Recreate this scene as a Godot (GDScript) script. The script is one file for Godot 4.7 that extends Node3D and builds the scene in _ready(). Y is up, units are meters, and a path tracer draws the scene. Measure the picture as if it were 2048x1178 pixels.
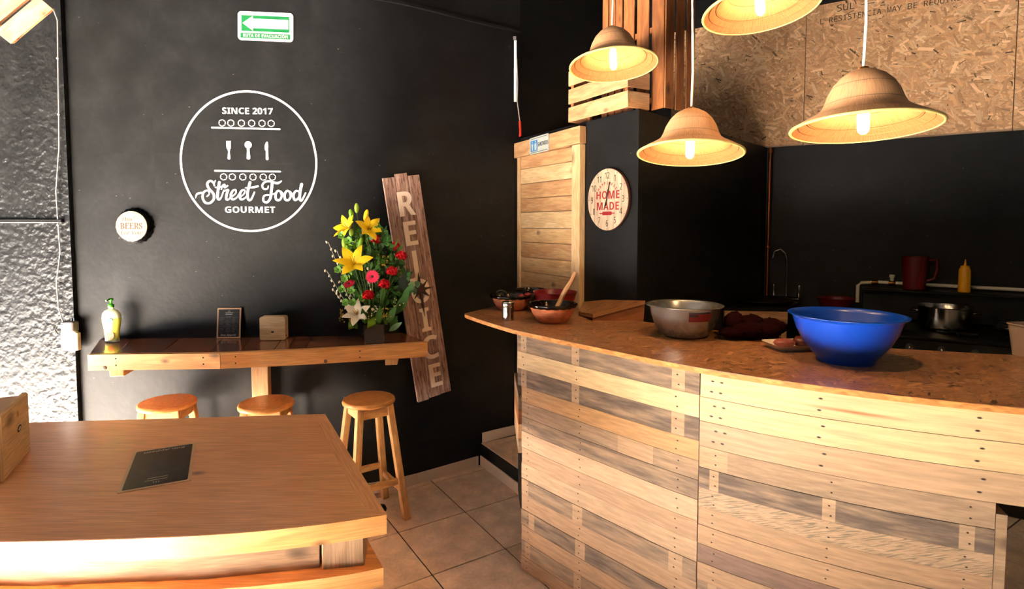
extends Node3D
# A street-food bar: black walls, pallet-wood counter under wicker pendants, a wall shelf with stools and a large table.
# y is up, metres; the eye stands at x = 0, z = 0 and looks along -z.

const HC := 1.12          # height of the counter top
var M := {}
var used := {}
var rng := RandomNumberGenerator.new()

# ------------------------------------------------------------------ mesh builder
class MB:
	var v := PackedVector3Array()
	var n := PackedVector3Array()
	var t := PackedVector2Array()
	func tri(a: Vector3, b: Vector3, c: Vector3, na: Vector3, nb: Vector3, nc: Vector3, ua := Vector2.ZERO, ub := Vector2.ZERO, uc := Vector2.ZERO) -> void:
		if (b - a).cross(c - a).dot(na + nb + nc) > 0.0:
			v.append_array([a, c, b]); n.append_array([na, nc, nb]); t.append_array([ua, uc, ub])
		else:
			v.append_array([a, b, c]); n.append_array([na, nb, nc]); t.append_array([ua, ub, uc])
	func quad(a: Vector3, b: Vector3, c: Vector3, d: Vector3, out: Vector3, ua := Vector2.ZERO, ub := Vector2.ZERO, uc := Vector2.ZERO, ud := Vector2.ZERO) -> void:
		var m := (b - a).cross(d - a)
		if m.length() < 1e-12: m = (c - b).cross(d - b)
		m = m.normalized()
		if m.dot(out) < 0.0: m = -m
		tri(a, b, c, m, m, m, ua, ub, uc); tri(a, c, d, m, m, m, ua, uc, ud)
	func smooth(a: Vector3, b: Vector3, c: Vector3, d: Vector3, na: Vector3, nb: Vector3, nc: Vector3, nd: Vector3, ua := Vector2.ZERO, ub := Vector2.ZERO, uc := Vector2.ZERO, ud := Vector2.ZERO) -> void:
		tri(a, b, c, na, nb, nc, ua, ub, uc); tri(a, c, d, na, nc, nd, ua, uc, ud)
	# chamfered box, centred on the transform; u runs along its longest side, in metres
	func box(x: Transform3D, s: Vector3, ch := 0.003, off := Vector2.ZERO) -> void:
		var h := s * 0.5
		ch = min(ch, min(h.x, min(h.y, h.z)) * 0.6)
		var L := s.max_axis_index()
		var c := []
		for k in 8:
			var g := Vector3(1 if k & 1 else -1, 1 if k & 2 else -1, 1 if k & 4 else -1)
			var e := []
			for ax in 3:
				var p := Vector3(h.x * g.x, h.y * g.y, h.z * g.z)
				for o in 3:
					if o != ax: p[o] -= ch * g[o]
				e.append(p)
			c.append(e)
		var uvof := func(p: Vector3, ax: int) -> Vector2:
			var a := (ax + 1) % 3
			var b := (ax + 2) % 3
			if b == L: b = a; a = L
			return Vector2(p[a], p[b] + ax * 0.11) + off
		for ax in 3:
			for sg in 2:
				var bit := 1 << ax
				var b1 := 1 << ((ax + 1) % 3)
				var b2 := 1 << ((ax + 2) % 3)
				var k0: int = bit if sg else 0
				var q := [c[k0][ax], c[k0 | b1][ax], c[k0 | b1 | b2][ax], c[k0 | b2][ax]]
				var o := Vector3.ZERO; o[ax] = 1.0 if sg else -1.0
				quad(x * q[0], x * q[1], x * q[2], x * q[3], x.basis * o, uvof.call(q[0], ax), uvof.call(q[1], ax), uvof.call(q[2], ax), uvof.call(q[3], ax))
				for j in [(ax + 1) % 3, (ax + 2) % 3]:      # the edge between face ax and face j
					if j < ax: continue
					for s2 in 2:
						var third: int = 3 - ax - j
						var ka: int = (bit if sg else 0) | ((1 << j) if s2 else 0)
						var kb: int = ka | (1 << third)
						var oo := o; oo[j] = 1.0 if s2 else -1.0
						quad(x * c[ka][ax], x * c[kb][ax], x * c[kb][j], x * c[ka][j], x.basis * oo, uvof.call(c[ka][ax], ax), uvof.call(c[kb][ax], ax), uvof.call(c[kb][j], ax), uvof.call(c[ka][j], ax))
		for k in 8:
			var o3 := x.basis * Vector3(1 if k & 1 else -1, 1 if k & 2 else -1, 1 if k & 4 else -1).normalized()
			tri(x * c[k][0], x * c[k][1], x * c[k][2], o3, o3, o3, off, off, off)
	# profile of (radius, height) spun about y; sq squeezes z
	func lathe(x: Transform3D, prof: Array, seg := 28, sq := 1.0, wob := 0.0, wobn := 0, inward := false) -> void:
		var ns := []
		var np := prof.size()
		for i in np:
			var d: Vector2 = prof[min(i + 1, np - 1)] - prof[max(i - 1, 0)]
			ns.append(Vector2(-d.y, d.x).normalized())
		var arc := 0.0
		for i in np - 1:
			var p: Vector2 = prof[i]
			var q: Vector2 = prof[i + 1]
			var st := (q - p).length()
			for k in seg:
				var r := []
				var nr := []
				for kk in [k, k + 1]:
					var a: float = TAU * kk / seg
					for w in [[p, ns[i]], [q, ns[i + 1]]]:
						var rad: float = w[0].x * (1.0 + wob * sin(a * wobn) * smoothstep(0.5, 1.0, w[0].x / maxf(prof[0].x, maxf(prof[np - 1].x, 0.001))))
						r.append(x * Vector3(cos(a) * rad, w[0].y, sin(a) * rad * sq))
						nr.append((x.basis * Vector3(cos(a) * w[1].x, w[1].y, sin(a) * w[1].x / sq)).normalized() * -1.0)
				var u0 := float(k) / seg
				var u1 := float(k + 1) / seg
				smooth(r[0], r[2], r[3], r[1], nr[0], nr[2], nr[3], nr[1], Vector2(u0, arc), Vector2(u1, arc), Vector2(u1, arc + st), Vector2(u0, arc + st))
			arc += st
	func tube(pts: Array, rad, sides := 8) -> void:
		var up := Vector3.UP
		var rings := []
		for i in pts.size():
			var d: Vector3 = (pts[min(i + 1, pts.size() - 1)] - pts[max(i - 1, 0)]).normalized()
			if absf(d.dot(up)) > 0.9: up = Vector3.RIGHT if absf(d.x) < 0.9 else Vector3.BACK
			var a := d.cross(up).normalized()
			var b := a.cross(d).normalized()
			up = b
			var ring := []
			var rr: float = rad[i] if rad is Array else rad
			for k in sides + 1:
				var q := TAU * k / sides
				var o := a * cos(q) + b * sin(q)
				ring.append([pts[i] + o * rr, o])
			rings.append(ring)
		var len := 0.0
		for i in pts.size() - 1:
			var st: float = (pts[i + 1] - pts[i]).length()
			for k in sides:
				var A = rings[i][k]; var B = rings[i][k + 1]; var C = rings[i + 1][k + 1]; var D = rings[i + 1][k]
				smooth(A[0], B[0], C[0], D[0], A[1], B[1], C[1], D[1], Vector2(len, 0.02 * k), Vector2(len, 0.02 * k + 0.02), Vector2(len + st, 0.02 * k + 0.02), Vector2(len + st, 0.02 * k))
			len += st
		for e in [0, pts.size() - 1]:
			var o2: Vector3 = (pts[0] - pts[1]) if e == 0 else (pts[e] - pts[e - 1])
			o2 = o2.normalized()
			for k in sides: tri(pts[e], rings[e][k][0], rings[e][k + 1][0], o2, o2, o2)
	# flat outline (x, z) raised from y0 to y1, uv in metres
	func prism(x: Transform3D, poly: PackedVector2Array, y0: float, y1: float, off := Vector2.ZERO, turn := 0.0) -> void:
		var ids := Geometry2D.triangulate_polygon(poly)
		for i in range(0, ids.size(), 3):
			var q := [poly[ids[i]], poly[ids[i + 1]], poly[ids[i + 2]]]
			for y in [[y0, -1.0], [y1, 1.0]]:
				var o: Vector3 = x.basis * Vector3(0, y[1], 0)
				var w := []
				for p in q: w.append(x * Vector3(p.x, y[0], p.y))
				tri(w[0], w[1], w[2], o, o, o, q[0].rotated(turn) + off, q[1].rotated(turn) + off, q[2].rotated(turn) + off)
		var area := 0.0
		for i in poly.size(): area += poly[i].cross(poly[(i + 1) % poly.size()])
		var len := 0.0
		for i in poly.size():
			var a := poly[i]
			var b := poly[(i + 1) % poly.size()]
			var d := (b - a)
			var o2 := Vector3(d.y, 0, -d.x) * signf(area)
			quad(x * Vector3(a.x, y0, a.y), x * Vector3(b.x, y0, b.y), x * Vector3(b.x, y1, b.y), x * Vector3(a.x, y1, a.y), x.basis * o2, Vector2(len, y0) + off, Vector2(len + d.length(), y0) + off, Vector2(len + d.length(), y1) + off, Vector2(len, y1) + off)
			len += d.length()
	# board along a plan path (x, z); positive offsets lie to its viewer's side
	func sweep(path: Array, y0: float, y1: float, o0: float, o1: float, unit := false, off := Vector2.ZERO) -> void:
		var ns := []
		var tot := 0.0
		for i in path.size():
			var d: Vector2 = (path[min(i + 1, path.size() - 1)] - path[max(i - 1, 0)]).normalized()
			ns.append(Vector2(-d.y, d.x))
			if i: tot += (path[i] - path[i - 1]).length()
		var P := func(i: int, o: float, y: float) -> Vector3:
			var p: Vector2 = path[i] + ns[i] * o
			return Vector3(p.x, y, p.y)
		var s := 0.0
		var hs := 1.0 / tot if unit else 1.0
		var vs := 1.0 / (y1 - y0) if unit else 1.0
		for i in path.size() - 1:
			var e: float = s + (path[i + 1] - path[i]).length()
			var ua := s * hs
			var ub := e * hs
			var va := 0.0
			var vb := (y1 - y0) * vs
			for f in [[o1, 1.0], [o0, -1.0]]:
				var na := Vector3(ns[i].x, 0, ns[i].y) * float(f[1])
				var nb := Vector3(ns[i + 1].x, 0, ns[i + 1].y) * float(f[1])
				smooth(P.call(i, f[0], y0), P.call(i + 1, f[0], y0), P.call(i + 1, f[0], y1), P.call(i, f[0], y1), na, nb, nb, na, Vector2(ua, vb) + off, Vector2(ub, vb) + off, Vector2(ub, va) + off, Vector2(ua, va) + off)
			for f in [[y1, 1.0], [y0, -1.0]]:
				quad(P.call(i, o0, f[0]), P.call(i + 1, o0, f[0]), P.call(i + 1, o1, f[0]), P.call(i, o1, f[0]), Vector3(0, f[1], 0), Vector2(ua, 0.1) + off, Vector2(ub, 0.1) + off, Vector2(ub, 0.15) + off, Vector2(ua, 0.15) + off)
			s = e
		var z := path.size() - 1
		for k in [0, z]:
			var dd: Vector2 = (path[0] - path[1]) if k == 0 else (path[z] - path[z - 1])
			quad(P.call(k, o0, y0), P.call(k, o1, y0), P.call(k, o1, y1), P.call(k, o0, y1), Vector3(dd.x, 0, dd.y), Vector2(0, 0) + off, Vector2(0.02, 0) + off, Vector2(0.02, 0.08) + off, Vector2(0, 0.08) + off)
	# a leaf or petal: base at the origin, grows along +y, bows towards +z
	func petal(x: Transform3D, L: float, W: float, curl: float, cup := 0.25, shape := 0.55) -> void:
		var rows := 6
		var g := []
		for i in rows + 1:
			var f := float(i) / rows
			var w := W * 0.5 * pow(sin(PI * pow(f, shape) * 0.985 + 0.015), 0.8)
			var a := curl * f
			var c := Vector3(0, L * (f if absf(curl) < 0.01 else sin(a) / curl), L * (0.0 if absf(curl) < 0.01 else (1.0 - cos(a)) / curl))
			var row := []
			for k in [-1.0, 0.0, 1.0]:
				row.append(c + Vector3(w * k, 0, 0) + Vector3(0, -sin(a), cos(a)) * absf(k) * w * cup)
			g.append(row)
		var nn := []
		for i in rows + 1:
			var a := curl * float(i) / rows
			nn.append((x.basis * Vector3(0, -sin(a), cos(a))).normalized())
		for i in rows:
			for k in 2:
				smooth(x * g[i][k], x * g[i][k + 1], x * g[i + 1][k + 1], x * g[i + 1][k], nn[i], nn[i], nn[i + 1], nn[i + 1], Vector2(k * 0.5, float(i) / rows), Vector2(k * 0.5 + 0.5, float(i) / rows), Vector2(k * 0.5 + 0.5, float(i + 1) / rows), Vector2(k * 0.5, float(i + 1) / rows))
	func blob(x: Transform3D, s: Vector3, nz: FastNoiseLite = null, amp := 0.0, seg := 18, rows := 10) -> void:
		var g := []
		for i in rows + 1:
			var th := PI * i / rows
			var row := []
			for k in seg + 1:
				var ph := TAU * (k % seg) / seg
				var d := Vector3(sin(th) * cos(ph), cos(th), sin(th) * sin(ph))
				var m := 1.0 + (nz.get_noise_3dv(d * 40.0 + x.origin * 60.0) * amp if nz else 0.0)
				row.append([x * (d * s * m), (x.basis * (d / s)).normalized()])
			g.append(row)
		for i in rows:
			for k in seg:
				var A = g[i][k]; var B = g[i][k + 1]; var C = g[i + 1][k + 1]; var D = g[i + 1][k]
				smooth(A[0], B[0], C[0], D[0], A[1], B[1], C[1], D[1], Vector2(float(k) / seg, float(i) / rows), Vector2(float(k + 1) / seg, float(i) / rows), Vector2(float(k + 1) / seg, float(i + 1) / rows), Vector2(float(k) / seg, float(i + 1) / rows))
	# flat stroke with round ends in the xy plane, lying on z = 0 .. th
	func stroke(x: Transform3D, pts: Array, wid, th := 0.0015) -> void:
		var cv := Curve2D.new()
		for i in pts.size():
			var tg: Vector2 = (pts[min(i + 1, pts.size() - 1)] - pts[max(i - 1, 0)]) / 6.0
			cv.add_point(pts[i], -tg, tg)
		var fine := []
		var ws := []
		for i in pts.size() - 1:
			for k in 6:
				fine.append(cv.sample(i, k / 6.0))
				ws.append(lerpf(wid[i], wid[i + 1], k / 6.0) if wid is Array else wid)
		fine.append(pts[pts.size() - 1]); ws.append(wid[pts.size() - 1] if wid is Array else wid)
		var L := []
		var R := []
		for i in fine.size():
			var d: Vector2 = (fine[min(i + 1, fine.size() - 1)] - fine[max(i - 1, 0)]).normalized()
			var q := Vector2(-d.y, d.x) * float(ws[i]) * 0.5
			L.append(fine[i] + q); R.append(fine[i] - q)
		var up := x.basis.z
		var T := func(p: Vector2) -> Vector3: return x * Vector3(p.x, p.y, th)
		for i in fine.size() - 1: quad(T.call(L[i]), T.call(L[i + 1]), T.call(R[i + 1]), T.call(R[i]), up)
		for e in [0, fine.size() - 1]:
			for k in 10:
				var a: Vector2 = fine[e] + Vector2.from_angle(TAU * k / 10.0) * float(ws[e]) * 0.5
				var b: Vector2 = fine[e] + Vector2.from_angle(TAU * (k + 1) / 10.0) * float(ws[e]) * 0.5
				tri(T.call(fine[e]), T.call(a), T.call(b), up, up, up)
	func mesh() -> ArrayMesh:
		var a := []
		a.resize(Mesh.ARRAY_MAX)
		a[Mesh.ARRAY_VERTEX] = v; a[Mesh.ARRAY_NORMAL] = n; a[Mesh.ARRAY_TEX_UV] = t
		var m := ArrayMesh.new()
		m.add_surface_from_arrays(Mesh.PRIMITIVE_TRIANGLES, a)
		return m

# ------------------------------------------------------------------ scene helpers
func numbered(parent: Node, called: String) -> String:
	var key := "%d/%s" % [parent.get_instance_id(), called]
	var k: int = used.get(key, 0)
	used[key] = k + 1
	return called if k == 0 else "%s_%03d" % [called, k]

func obj(called: String, mb, mat: Material, parent: Node = self) -> MeshInstance3D:
	var o := MeshInstance3D.new()
	o.mesh = mb.mesh() if mb is MB else mb
	o.material_override = mat
	o.name = numbered(parent, called)
	o.cast_shadow = GeometryInstance3D.SHADOW_CASTING_SETTING_ON
	parent.add_child(o, true)
	return o

func tag(o: Node, label: String, category: String, group := "") -> Node:
	o.set_meta("label", label); o.set_meta("category", category)
	if group != "": o.set_meta("group", group)
	return o

func struct(called: String, mb, mat: Material) -> MeshInstance3D:
	var o := obj(called, mb, mat)
	o.set_meta("kind", "structure")
	return o

func thing(called: String, label: String, category: String, at := Vector3.ZERO, basis := Basis.IDENTITY, group := "") -> Node3D:
	var o := Node3D.new()
	o.name = numbered(self, called)
	o.transform = Transform3D(basis, at)
	add_child(o, true)
	tag(o, label, category, group)
	return o

func again(src: Node3D, called: String, label: String, at: Vector3, basis := Basis.IDENTITY) -> Node3D:
	var c: Node3D = src.duplicate()
	c.name = numbered(self, called)
	add_child(c, true)
	c.transform = Transform3D(basis, at)
	c.set_meta("label", label)
	return c

func text(called: String, s: String, cap: float, x: Transform3D, mat: Material, parent: Node, font := "Droid Sans", bold := false, spacing := 1.0, depth := 0.0012) -> MeshInstance3D:
	var f := SystemFont.new()
	f.font_names = PackedStringArray([font])
	if bold: f.font_weight = 700
	var t := TextMesh.new()
	t.font = f; t.text = s; t.font_size = 64; t.pixel_size = cap / (64.0 * 0.714); t.depth = depth; t.curve_step = 2.0
	t.horizontal_alignment = HORIZONTAL_ALIGNMENT_CENTER; t.vertical_alignment = VERTICAL_ALIGNMENT_CENTER
	var o := obj(called, t, mat, parent)
	o.transform = x * Transform3D(Basis.from_scale(Vector3(spacing, 1, 1)), Vector3.ZERO)
	return o

func T(x: float, y: float, z: float) -> Transform3D: return Transform3D(Basis.IDENTITY, Vector3(x, y, z))
func TR(o: Vector3, euler_deg: Vector3) -> Transform3D: return Transform3D(Basis.from_euler(euler_deg * PI / 180.0), o)
# upright frame whose x runs along the plan direction d and whose z faces its viewer
func upright(d: Vector2) -> Basis:
	d = d.normalized()
	return Basis(Vector3(d.x, 0, d.y), Vector3.UP, Vector3(-d.y, 0, d.x))
func curve(pts: Array, n := 6) -> Array:
	var out := []
	for i in pts.size() - 1:
		var p0: Vector2 = pts[max(i - 1, 0)]
		var p3: Vector2 = pts[min(i + 2, pts.size() - 1)]
		for k in n: out.append(pts[i].cubic_interpolate(pts[i + 1], p0, p3, float(k) / n))
	out.append(pts[pts.size() - 1])
	return out
# the piece of a path between two values of x
func cut(path: Array, xa: float, xb: float, steps := 8) -> Array:
	var out := []
	for k in steps + 1:
		var x := lerpf(xa, xb, float(k) / steps)
		for i in path.size() - 1:
			if path[i].x <= x and x <= path[i + 1].x + 1e-6:
				out.append(path[i].lerp(path[i + 1], clampf((x - path[i].x) / maxf(path[i + 1].x - path[i].x, 1e-6), 0, 1)))
				break
	return out
func ellipse(rx: float, ry: float, n := 32) -> PackedVector2Array:
	var p := PackedVector2Array()
	for k in n: p.append(Vector2(cos(TAU * k / n) * rx, sin(TAU * k / n) * ry))
	return p
func round_rect(w: float, h: float, r: float, n := 5) -> PackedVector2Array:
	var p := PackedVector2Array()
	for q in 4:
		var c := Vector2((w / 2 - r) * (1 if q == 0 or q == 3 else -1), (h / 2 - r) * (1 if q < 2 else -1))
		for k in n + 1: p.append(c + Vector2.from_angle(PI / 2 * (q + float(k) / n)) * r)
	return p
# the outline stands in the xy plane with z as its thickness
func plate(x: Transform3D, poly: PackedVector2Array, th: float, mb: MB = null) -> MB:
	if mb == null: mb = MB.new()
	var q := PackedVector2Array()
	for p in poly: q.append(Vector2(p.x, -p.y))
	mb.prism(x * Transform3D(Basis(Vector3.RIGHT, Vector3.BACK, Vector3.DOWN), Vector3.ZERO), q, 0, th)
	return mb

# ------------------------------------------------------------------ materials
func mat(key: String, c: Color, rough := 0.6, metal := 0.0, tex: Texture2D = null, scale := Vector3.ONE) -> StandardMaterial3D:
	var m := StandardMaterial3D.new()
	m.resource_name = key
	m.albedo_color = c; m.roughness = rough; m.metallic = metal
	if tex: m.albedo_texture = tex
	m.uv1_scale = scale
	m.cull_mode = BaseMaterial3D.CULL_DISABLED
	M[key] = m
	return m
func noise(seed: int, freq: float, oct := 3) -> FastNoiseLite:
	var f := FastNoiseLite.new()
	f.seed = seed; f.frequency = freq; f.fractal_octaves = oct; f.noise_type = FastNoiseLite.TYPE_SIMPLEX_SMOOTH
	return f
func put(b: PackedByteArray, i: int, c: Color) -> void:
	b[i] = clampi(int(c.r * 255.0), 0, 255); b[i + 1] = clampi(int(c.g * 255.0), 0, 255); b[i + 2] = clampi(int(c.b * 255.0), 0, 255)
func picture(w: int, h: int, f: Callable) -> Image:
	var b := PackedByteArray(); b.resize(w * h * 3)
	for y in h:
		for x in w: put(b, (y * w + x) * 3, f.call(x, y))
	return Image.create_from_data(w, h, false, Image.FORMAT_RGB8, b)
func tex(im: Image) -> ImageTexture:
	im.generate_mipmaps()
	return ImageTexture.create_from_image(im)
# straight-grained timber; u runs along the grain and wraps
func wood(w: int, h: int, seed: int, a: Color, b: Color, rings := 5.0, knots := 2) -> ImageTexture:
	var n1 := noise(seed, 0.06); var n2 := noise(seed + 9, 0.09, 2)
	var r := RandomNumberGenerator.new(); r.seed = seed
	var ks := []
	for k in knots: ks.append(Vector3(r.randf() * w, r.randf() * h, r.randf_range(3, 7)))
	return tex(picture(w, h, func(x: int, y: int) -> Color:
		var an := TAU * x / w
		var cx := cos(an) * 9.0; var cy := sin(an) * 9.0
		var low := n1.get_noise_3d(cx, cy, y * 0.35)
		var fine := n2.get_noise_3d(cx * 2.2, cy * 2.2, y * 5.5)
		var s := 0.5 + 0.5 * sin(float(y) / h * TAU * rings + low * 7.0)
		var c := a.lerp(b, clampf(s * 0.55 + 0.22 + low * 0.5, 0, 1))
		c = c * (1.0 + fine * 0.16)
		for k in ks:
			var d: float = Vector2((x - k.x) * 0.55, y - k.y).length() / k.z
			if d < 2.2: c = c.lerp(b.darkened(0.5), clampf(1.15 - d * 0.6, 0, 1) * 0.75)
		return c))
# one pallet board: base tone, weathered grey with unweathered bands where the stringers sat, nail holes
func board(seed: int, base: Color, grey: float, bands: Array, nails: Array, saw := false, streak := []) -> ImageTexture:
	var w := 512; var h := 56
	var n1 := noise(seed, 0.03); var n2 := noise(seed + 5, 0.08, 3); var n3 := noise(seed + 7, 0.012, 4)
	var weather := Color(0.37, 0.315, 0.275)
	return tex(picture(w, h, func(x: int, y: int) -> Color:
		var u := float(x) / w
		var low := n1.get_noise_2d(x * 0.35, y * 2.6)
		var fine := n2.get_noise_2d(x * 0.35, y * 6.0)
		var c := base * (1.0 + low * 0.12 + fine * 0.07)
		var g := grey * clampf(0.85 + n3.get_noise_2d(x * 0.5, y * 3.0) * 0.75, 0.0, 1.3)
		for q in bands:
			if u > q.x and u < q.y: g *= 0.12
		c = c.lerp(weather * (1.0 + fine * 0.16 + low * 0.18), clampf(g, 0, 1) * 0.92)
		if saw:
			var d := n2.get_noise_2d((x + y * 1.9) * 1.6, (y - x * 0.25) * 0.35)
			if d > 0.12: c = c.lerp(Color(0.40, 0.36, 0.30), clampf((d - 0.12) * 3.0, 0, 0.75))
		for q in streak:      # a resin streak
			var dx: float = absf(u - q.x) / q.z
			var dy: float = absf(float(y) / h - q.y - (u - q.x) * 0.25) / 0.09
			if dx * dx + dy * dy < 1.0: c = c.lerp(Color(0.55, 0.31, 0.17), (1.0 - sqrt(dx * dx + dy * dy)) * 0.8)
		for q in nails:
			for yy in [0.28, 0.72]:
				var e := Vector2((u - q - 0.006 * sin(yy * 40.0 + seed)) * 1.6, (float(y) / h - yy) * 0.115 * 1.6).length() * 512.0
				if e < 3.8: c = c.lerp(Color(0.13, 0.09, 0.07), clampf(2.2 - e * 0.58, 0, 1))
		return c))
# pressed strand board: flakes of many tones thrown over each other
func strands(size: int, count: int, seed: int, tones: Array, dark: float, Lmin: float, Lmax: float) -> Image:
	var b := PackedByteArray(); b.resize(size * size * 3)
	for i in size * size: put(b, i * 3, tones[0])
	var r := RandomNumberGenerator.new(); r.seed = seed
	for k in count:
		var c := Vector2(r.randf() * size, r.randf() * size)
		var L := r.randf_range(Lmin, Lmax) * 0.5
		var W := r.randf_range(0.12, 0.30) * L
		var d := Vector2.from_angle(r.randfn(-0.45, 0.75))
		var tone: Color = tones[r.randi() % tones.size()]
		tone = tone * r.randf_range(0.90, 1.10)
		if r.randf() < dark: tone = tone.darkened(r.randf_range(0.3, 0.62)); L *= 0.6; W *= 0.55
		var ex := int(absf(d.x) * L + absf(d.y) * W) + 1
		var ey := int(absf(d.y) * L + absf(d.x) * W) + 1
		var sk := r.randf_range(-0.5, 0.5)
		for yy in range(-ey, ey + 1):
			for xx in range(-ex, ex + 1):
				var p := Vector2(xx, yy)
				var u := p.dot(d); var w := p.dot(Vector2(-d.y, d.x))
				if absf(u + w * sk) < L and absf(w) < W:
					var s := 1.0 - 0.12 * float(w > W - 1.6) + 0.05 * sin(w * 2.1 + k)
					put(b, (posmod(int(c.y) + yy, size) * size + posmod(int(c.x) + xx, size)) * 3, tone * s)
	return Image.create_from_data(size, size, false, Image.FORMAT_RGB8, b)
func bumps(size: int, seed: int, freq: float, oct: int, strength: float, ridged := false) -> ImageTexture:
	var f := noise(seed, freq, oct)
	if ridged: f.fractal_type = FastNoiseLite.FRACTAL_RIDGED
	var im := f.get_seamless_image(size, size, false, false, 0.25)
	im.convert(Image.FORMAT_RGBA8)
	im.bump_map_to_normal_map(strength)
	return ImageTexture.create_from_image(im)

func make_materials() -> void:
	# black gloss paint with scuffs, dust specks and roller marks
	var n1 := noise(3, 0.012, 4); var n2 := noise(4, 0.05, 4); var r := RandomNumberGenerator.new(); r.seed = 5
	var paint := picture(768, 768, func(x: int, y: int) -> Color:
		var a := clampf(n1.get_noise_2d(x, y) * 1.3 + n2.get_noise_2d(x, y) * 0.7, -0.6, 1.0)
		return Color(0.092, 0.093, 0.096) * (1.0 + a * 0.30))
	for k in 60:
		var c := Color(0.42, 0.42, 0.42) * r.randf_range(0.55, 1.2)
		var px := r.randi() % 764; var py := r.randi() % 764
		for q in r.randi_range(1, 5): paint.set_pixel(px + q % 3, py + q / 3, c)
	var black := mat("black_paint", Color(1, 1, 1), 0.42, 0.0, tex(paint), Vector3(0.5, 0.5, 0.5))
	black.uv1_triplanar = true; black.uv1_world_triplanar = true
	black.normal_enabled = true; black.normal_texture = bumps(512, 8, 0.09, 4, 2.0); black.normal_scale = 0.07
	black.metallic_specular = 0.33
	var rough := black.duplicate() as StandardMaterial3D
	rough.resource_name = "black_plaster"; rough.normal_texture = bumps(512, 21, 0.08, 5, 5.0); rough.normal_scale = 0.32; rough.roughness = 0.33; rough.metallic_specular = 0.42
	M["black_plaster"] = rough
	mat("ceiling_black", Color(0.092, 0.093, 0.096), 0.8)
	# floor
	var tn := noise(31, 0.02, 4)
	var tf := noise(32, 0.15, 2)
	for k in 2:
		var bs := Color(0.92, 0.835, 0.745) if k == 0 else Color(0.90, 0.805, 0.71)
		mat("tile_%d" % k, Color(1, 1, 1), 0.32, 0.0, tex(picture(256, 256, func(x: int, y: int) -> Color:
			return bs * (1.0 + tn.get_noise_2d(x + k * 400, y) * 0.13 + tf.get_noise_2d(x, y + k * 300) * 0.05))), Vector3(1.2, 1.2, 1))
	mat("skirting", Color(0.90, 0.82, 0.74), 0.3)
	mat("grout", Color(0.17, 0.095, 0.06), 0.9)
	mat("pavement", Color(0.45, 0.44, 0.42), 0.9)
	mat("plaster_wall", Color(0.25, 0.24, 0.23), 0.85)
	# timber
	var S := Vector3(0.8, 2.2, 1)
	mat("pine_a", Color(1, 1, 1), 0.6, 0, wood(512, 192, 101, Color(0.84, 0.70, 0.51), Color(0.76, 0.585, 0.39)), S)
	mat("pine_b", Color(1, 1, 1), 0.62, 0, wood(512, 192, 102, Color(0.79, 0.63, 0.45), Color(0.69, 0.50, 0.33), 7), S)
	mat("pine_c", Color(1, 1, 1), 0.62, 0, wood(512, 192, 103, Color(0.86, 0.745, 0.57), Color(0.79, 0.645, 0.46), 4, 4), S)
	mat("pine_grey", Color(1, 1, 1), 0.7, 0, wood(512, 192, 104, Color(0.66, 0.55, 0.43), Color(0.54, 0.43, 0.32), 6), S)
	mat("crate_wood", Color(1, 1, 1), 0.7, 0, wood(512, 192, 105, Color(0.79, 0.625, 0.45), Color(0.67, 0.48, 0.32), 6, 3), S)
	mat("crate_brown", Color(1, 1, 1), 0.7, 0, wood(512, 192, 106, Color(0.62, 0.38, 0.19), Color(0.47, 0.27, 0.13), 8, 3), S)
	var va := mat("varnish", Color(1, 1, 1), 0.38, 0, wood(1024, 512, 107, Color(0.87, 0.63, 0.445), Color(0.84, 0.59, 0.40), 6, 2), Vector3(0.5, 0.9, 1))
	va.clearcoat_enabled = true; va.clearcoat = 0.35; va.clearcoat_roughness = 0.25
	var vb := mat("varnish_edge", Color(1, 1, 1), 0.45, 0, wood(768, 160, 108, Color(0.89, 0.67, 0.42), Color(0.81, 0.56, 0.31), 3, 3), Vector3(0.6, 3.0, 1))
	vb.clearcoat_enabled = true; vb.clearcoat = 0.2; vb.clearcoat_roughness = 0.3
	mat("stool_wood", Color(1, 1, 1), 0.3, 0, wood(512, 192, 109, Color(0.86, 0.62, 0.36), Color(0.80, 0.54, 0.28), 5, 0), Vector3(1.5, 2, 1))
	mat("stool_leg", Color(1, 1, 1), 0.5, 0, wood(512, 128, 110, Color(0.83, 0.63, 0.38), Color(0.68, 0.48, 0.27), 4, 2), Vector3(1.5, 5, 1))
	for k in 3:
		var ds := mat("shelf_dark_%d" % k, Color(1, 1, 1), 0.22, 0, wood(384, 192, 120 + k, [Color(0.560, 0.329, 0.238), Color(0.476, 0.273, 0.196), Color(0.658, 0.399, 0.273)][k], [Color(0.462, 0.259, 0.189), Color(0.392, 0.217, 0.154), Color(0.546, 0.322, 0.217)][k], 5, 1), Vector3(2, 3, 1))
		ds.clearcoat_enabled = true; ds.clearcoat = 0.6; ds.clearcoat_roughness = 0.12
	var tones := [Color(0.79, 0.62, 0.455), Color(0.82, 0.65, 0.485), Color(0.755, 0.585, 0.42), Color(0.85, 0.70, 0.54), Color(0.78, 0.60, 0.435), Color(0.72, 0.545, 0.385)]
	var osb := mat("strand_board", Color(1, 1, 1), 0.6, 0, tex(strands(1024, 11000, 77, tones, 0.05, 18, 74)), Vector3(0.82, 0.82, 1))
	osb.metallic_specular = 0.3
	var tones2 := [Color(0.62, 0.43, 0.27), Color(0.66, 0.465, 0.295), Color(0.56, 0.375, 0.225), Color(0.71, 0.515, 0.34), Color(0.60, 0.41, 0.25)]
	var top := mat("strand_top", Color(1, 1, 1), 0.36, 0, tex(strands(1024, 6500, 78, tones2, 0.20, 16, 66)), Vector3(0.95, 0.95, 1))
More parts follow.
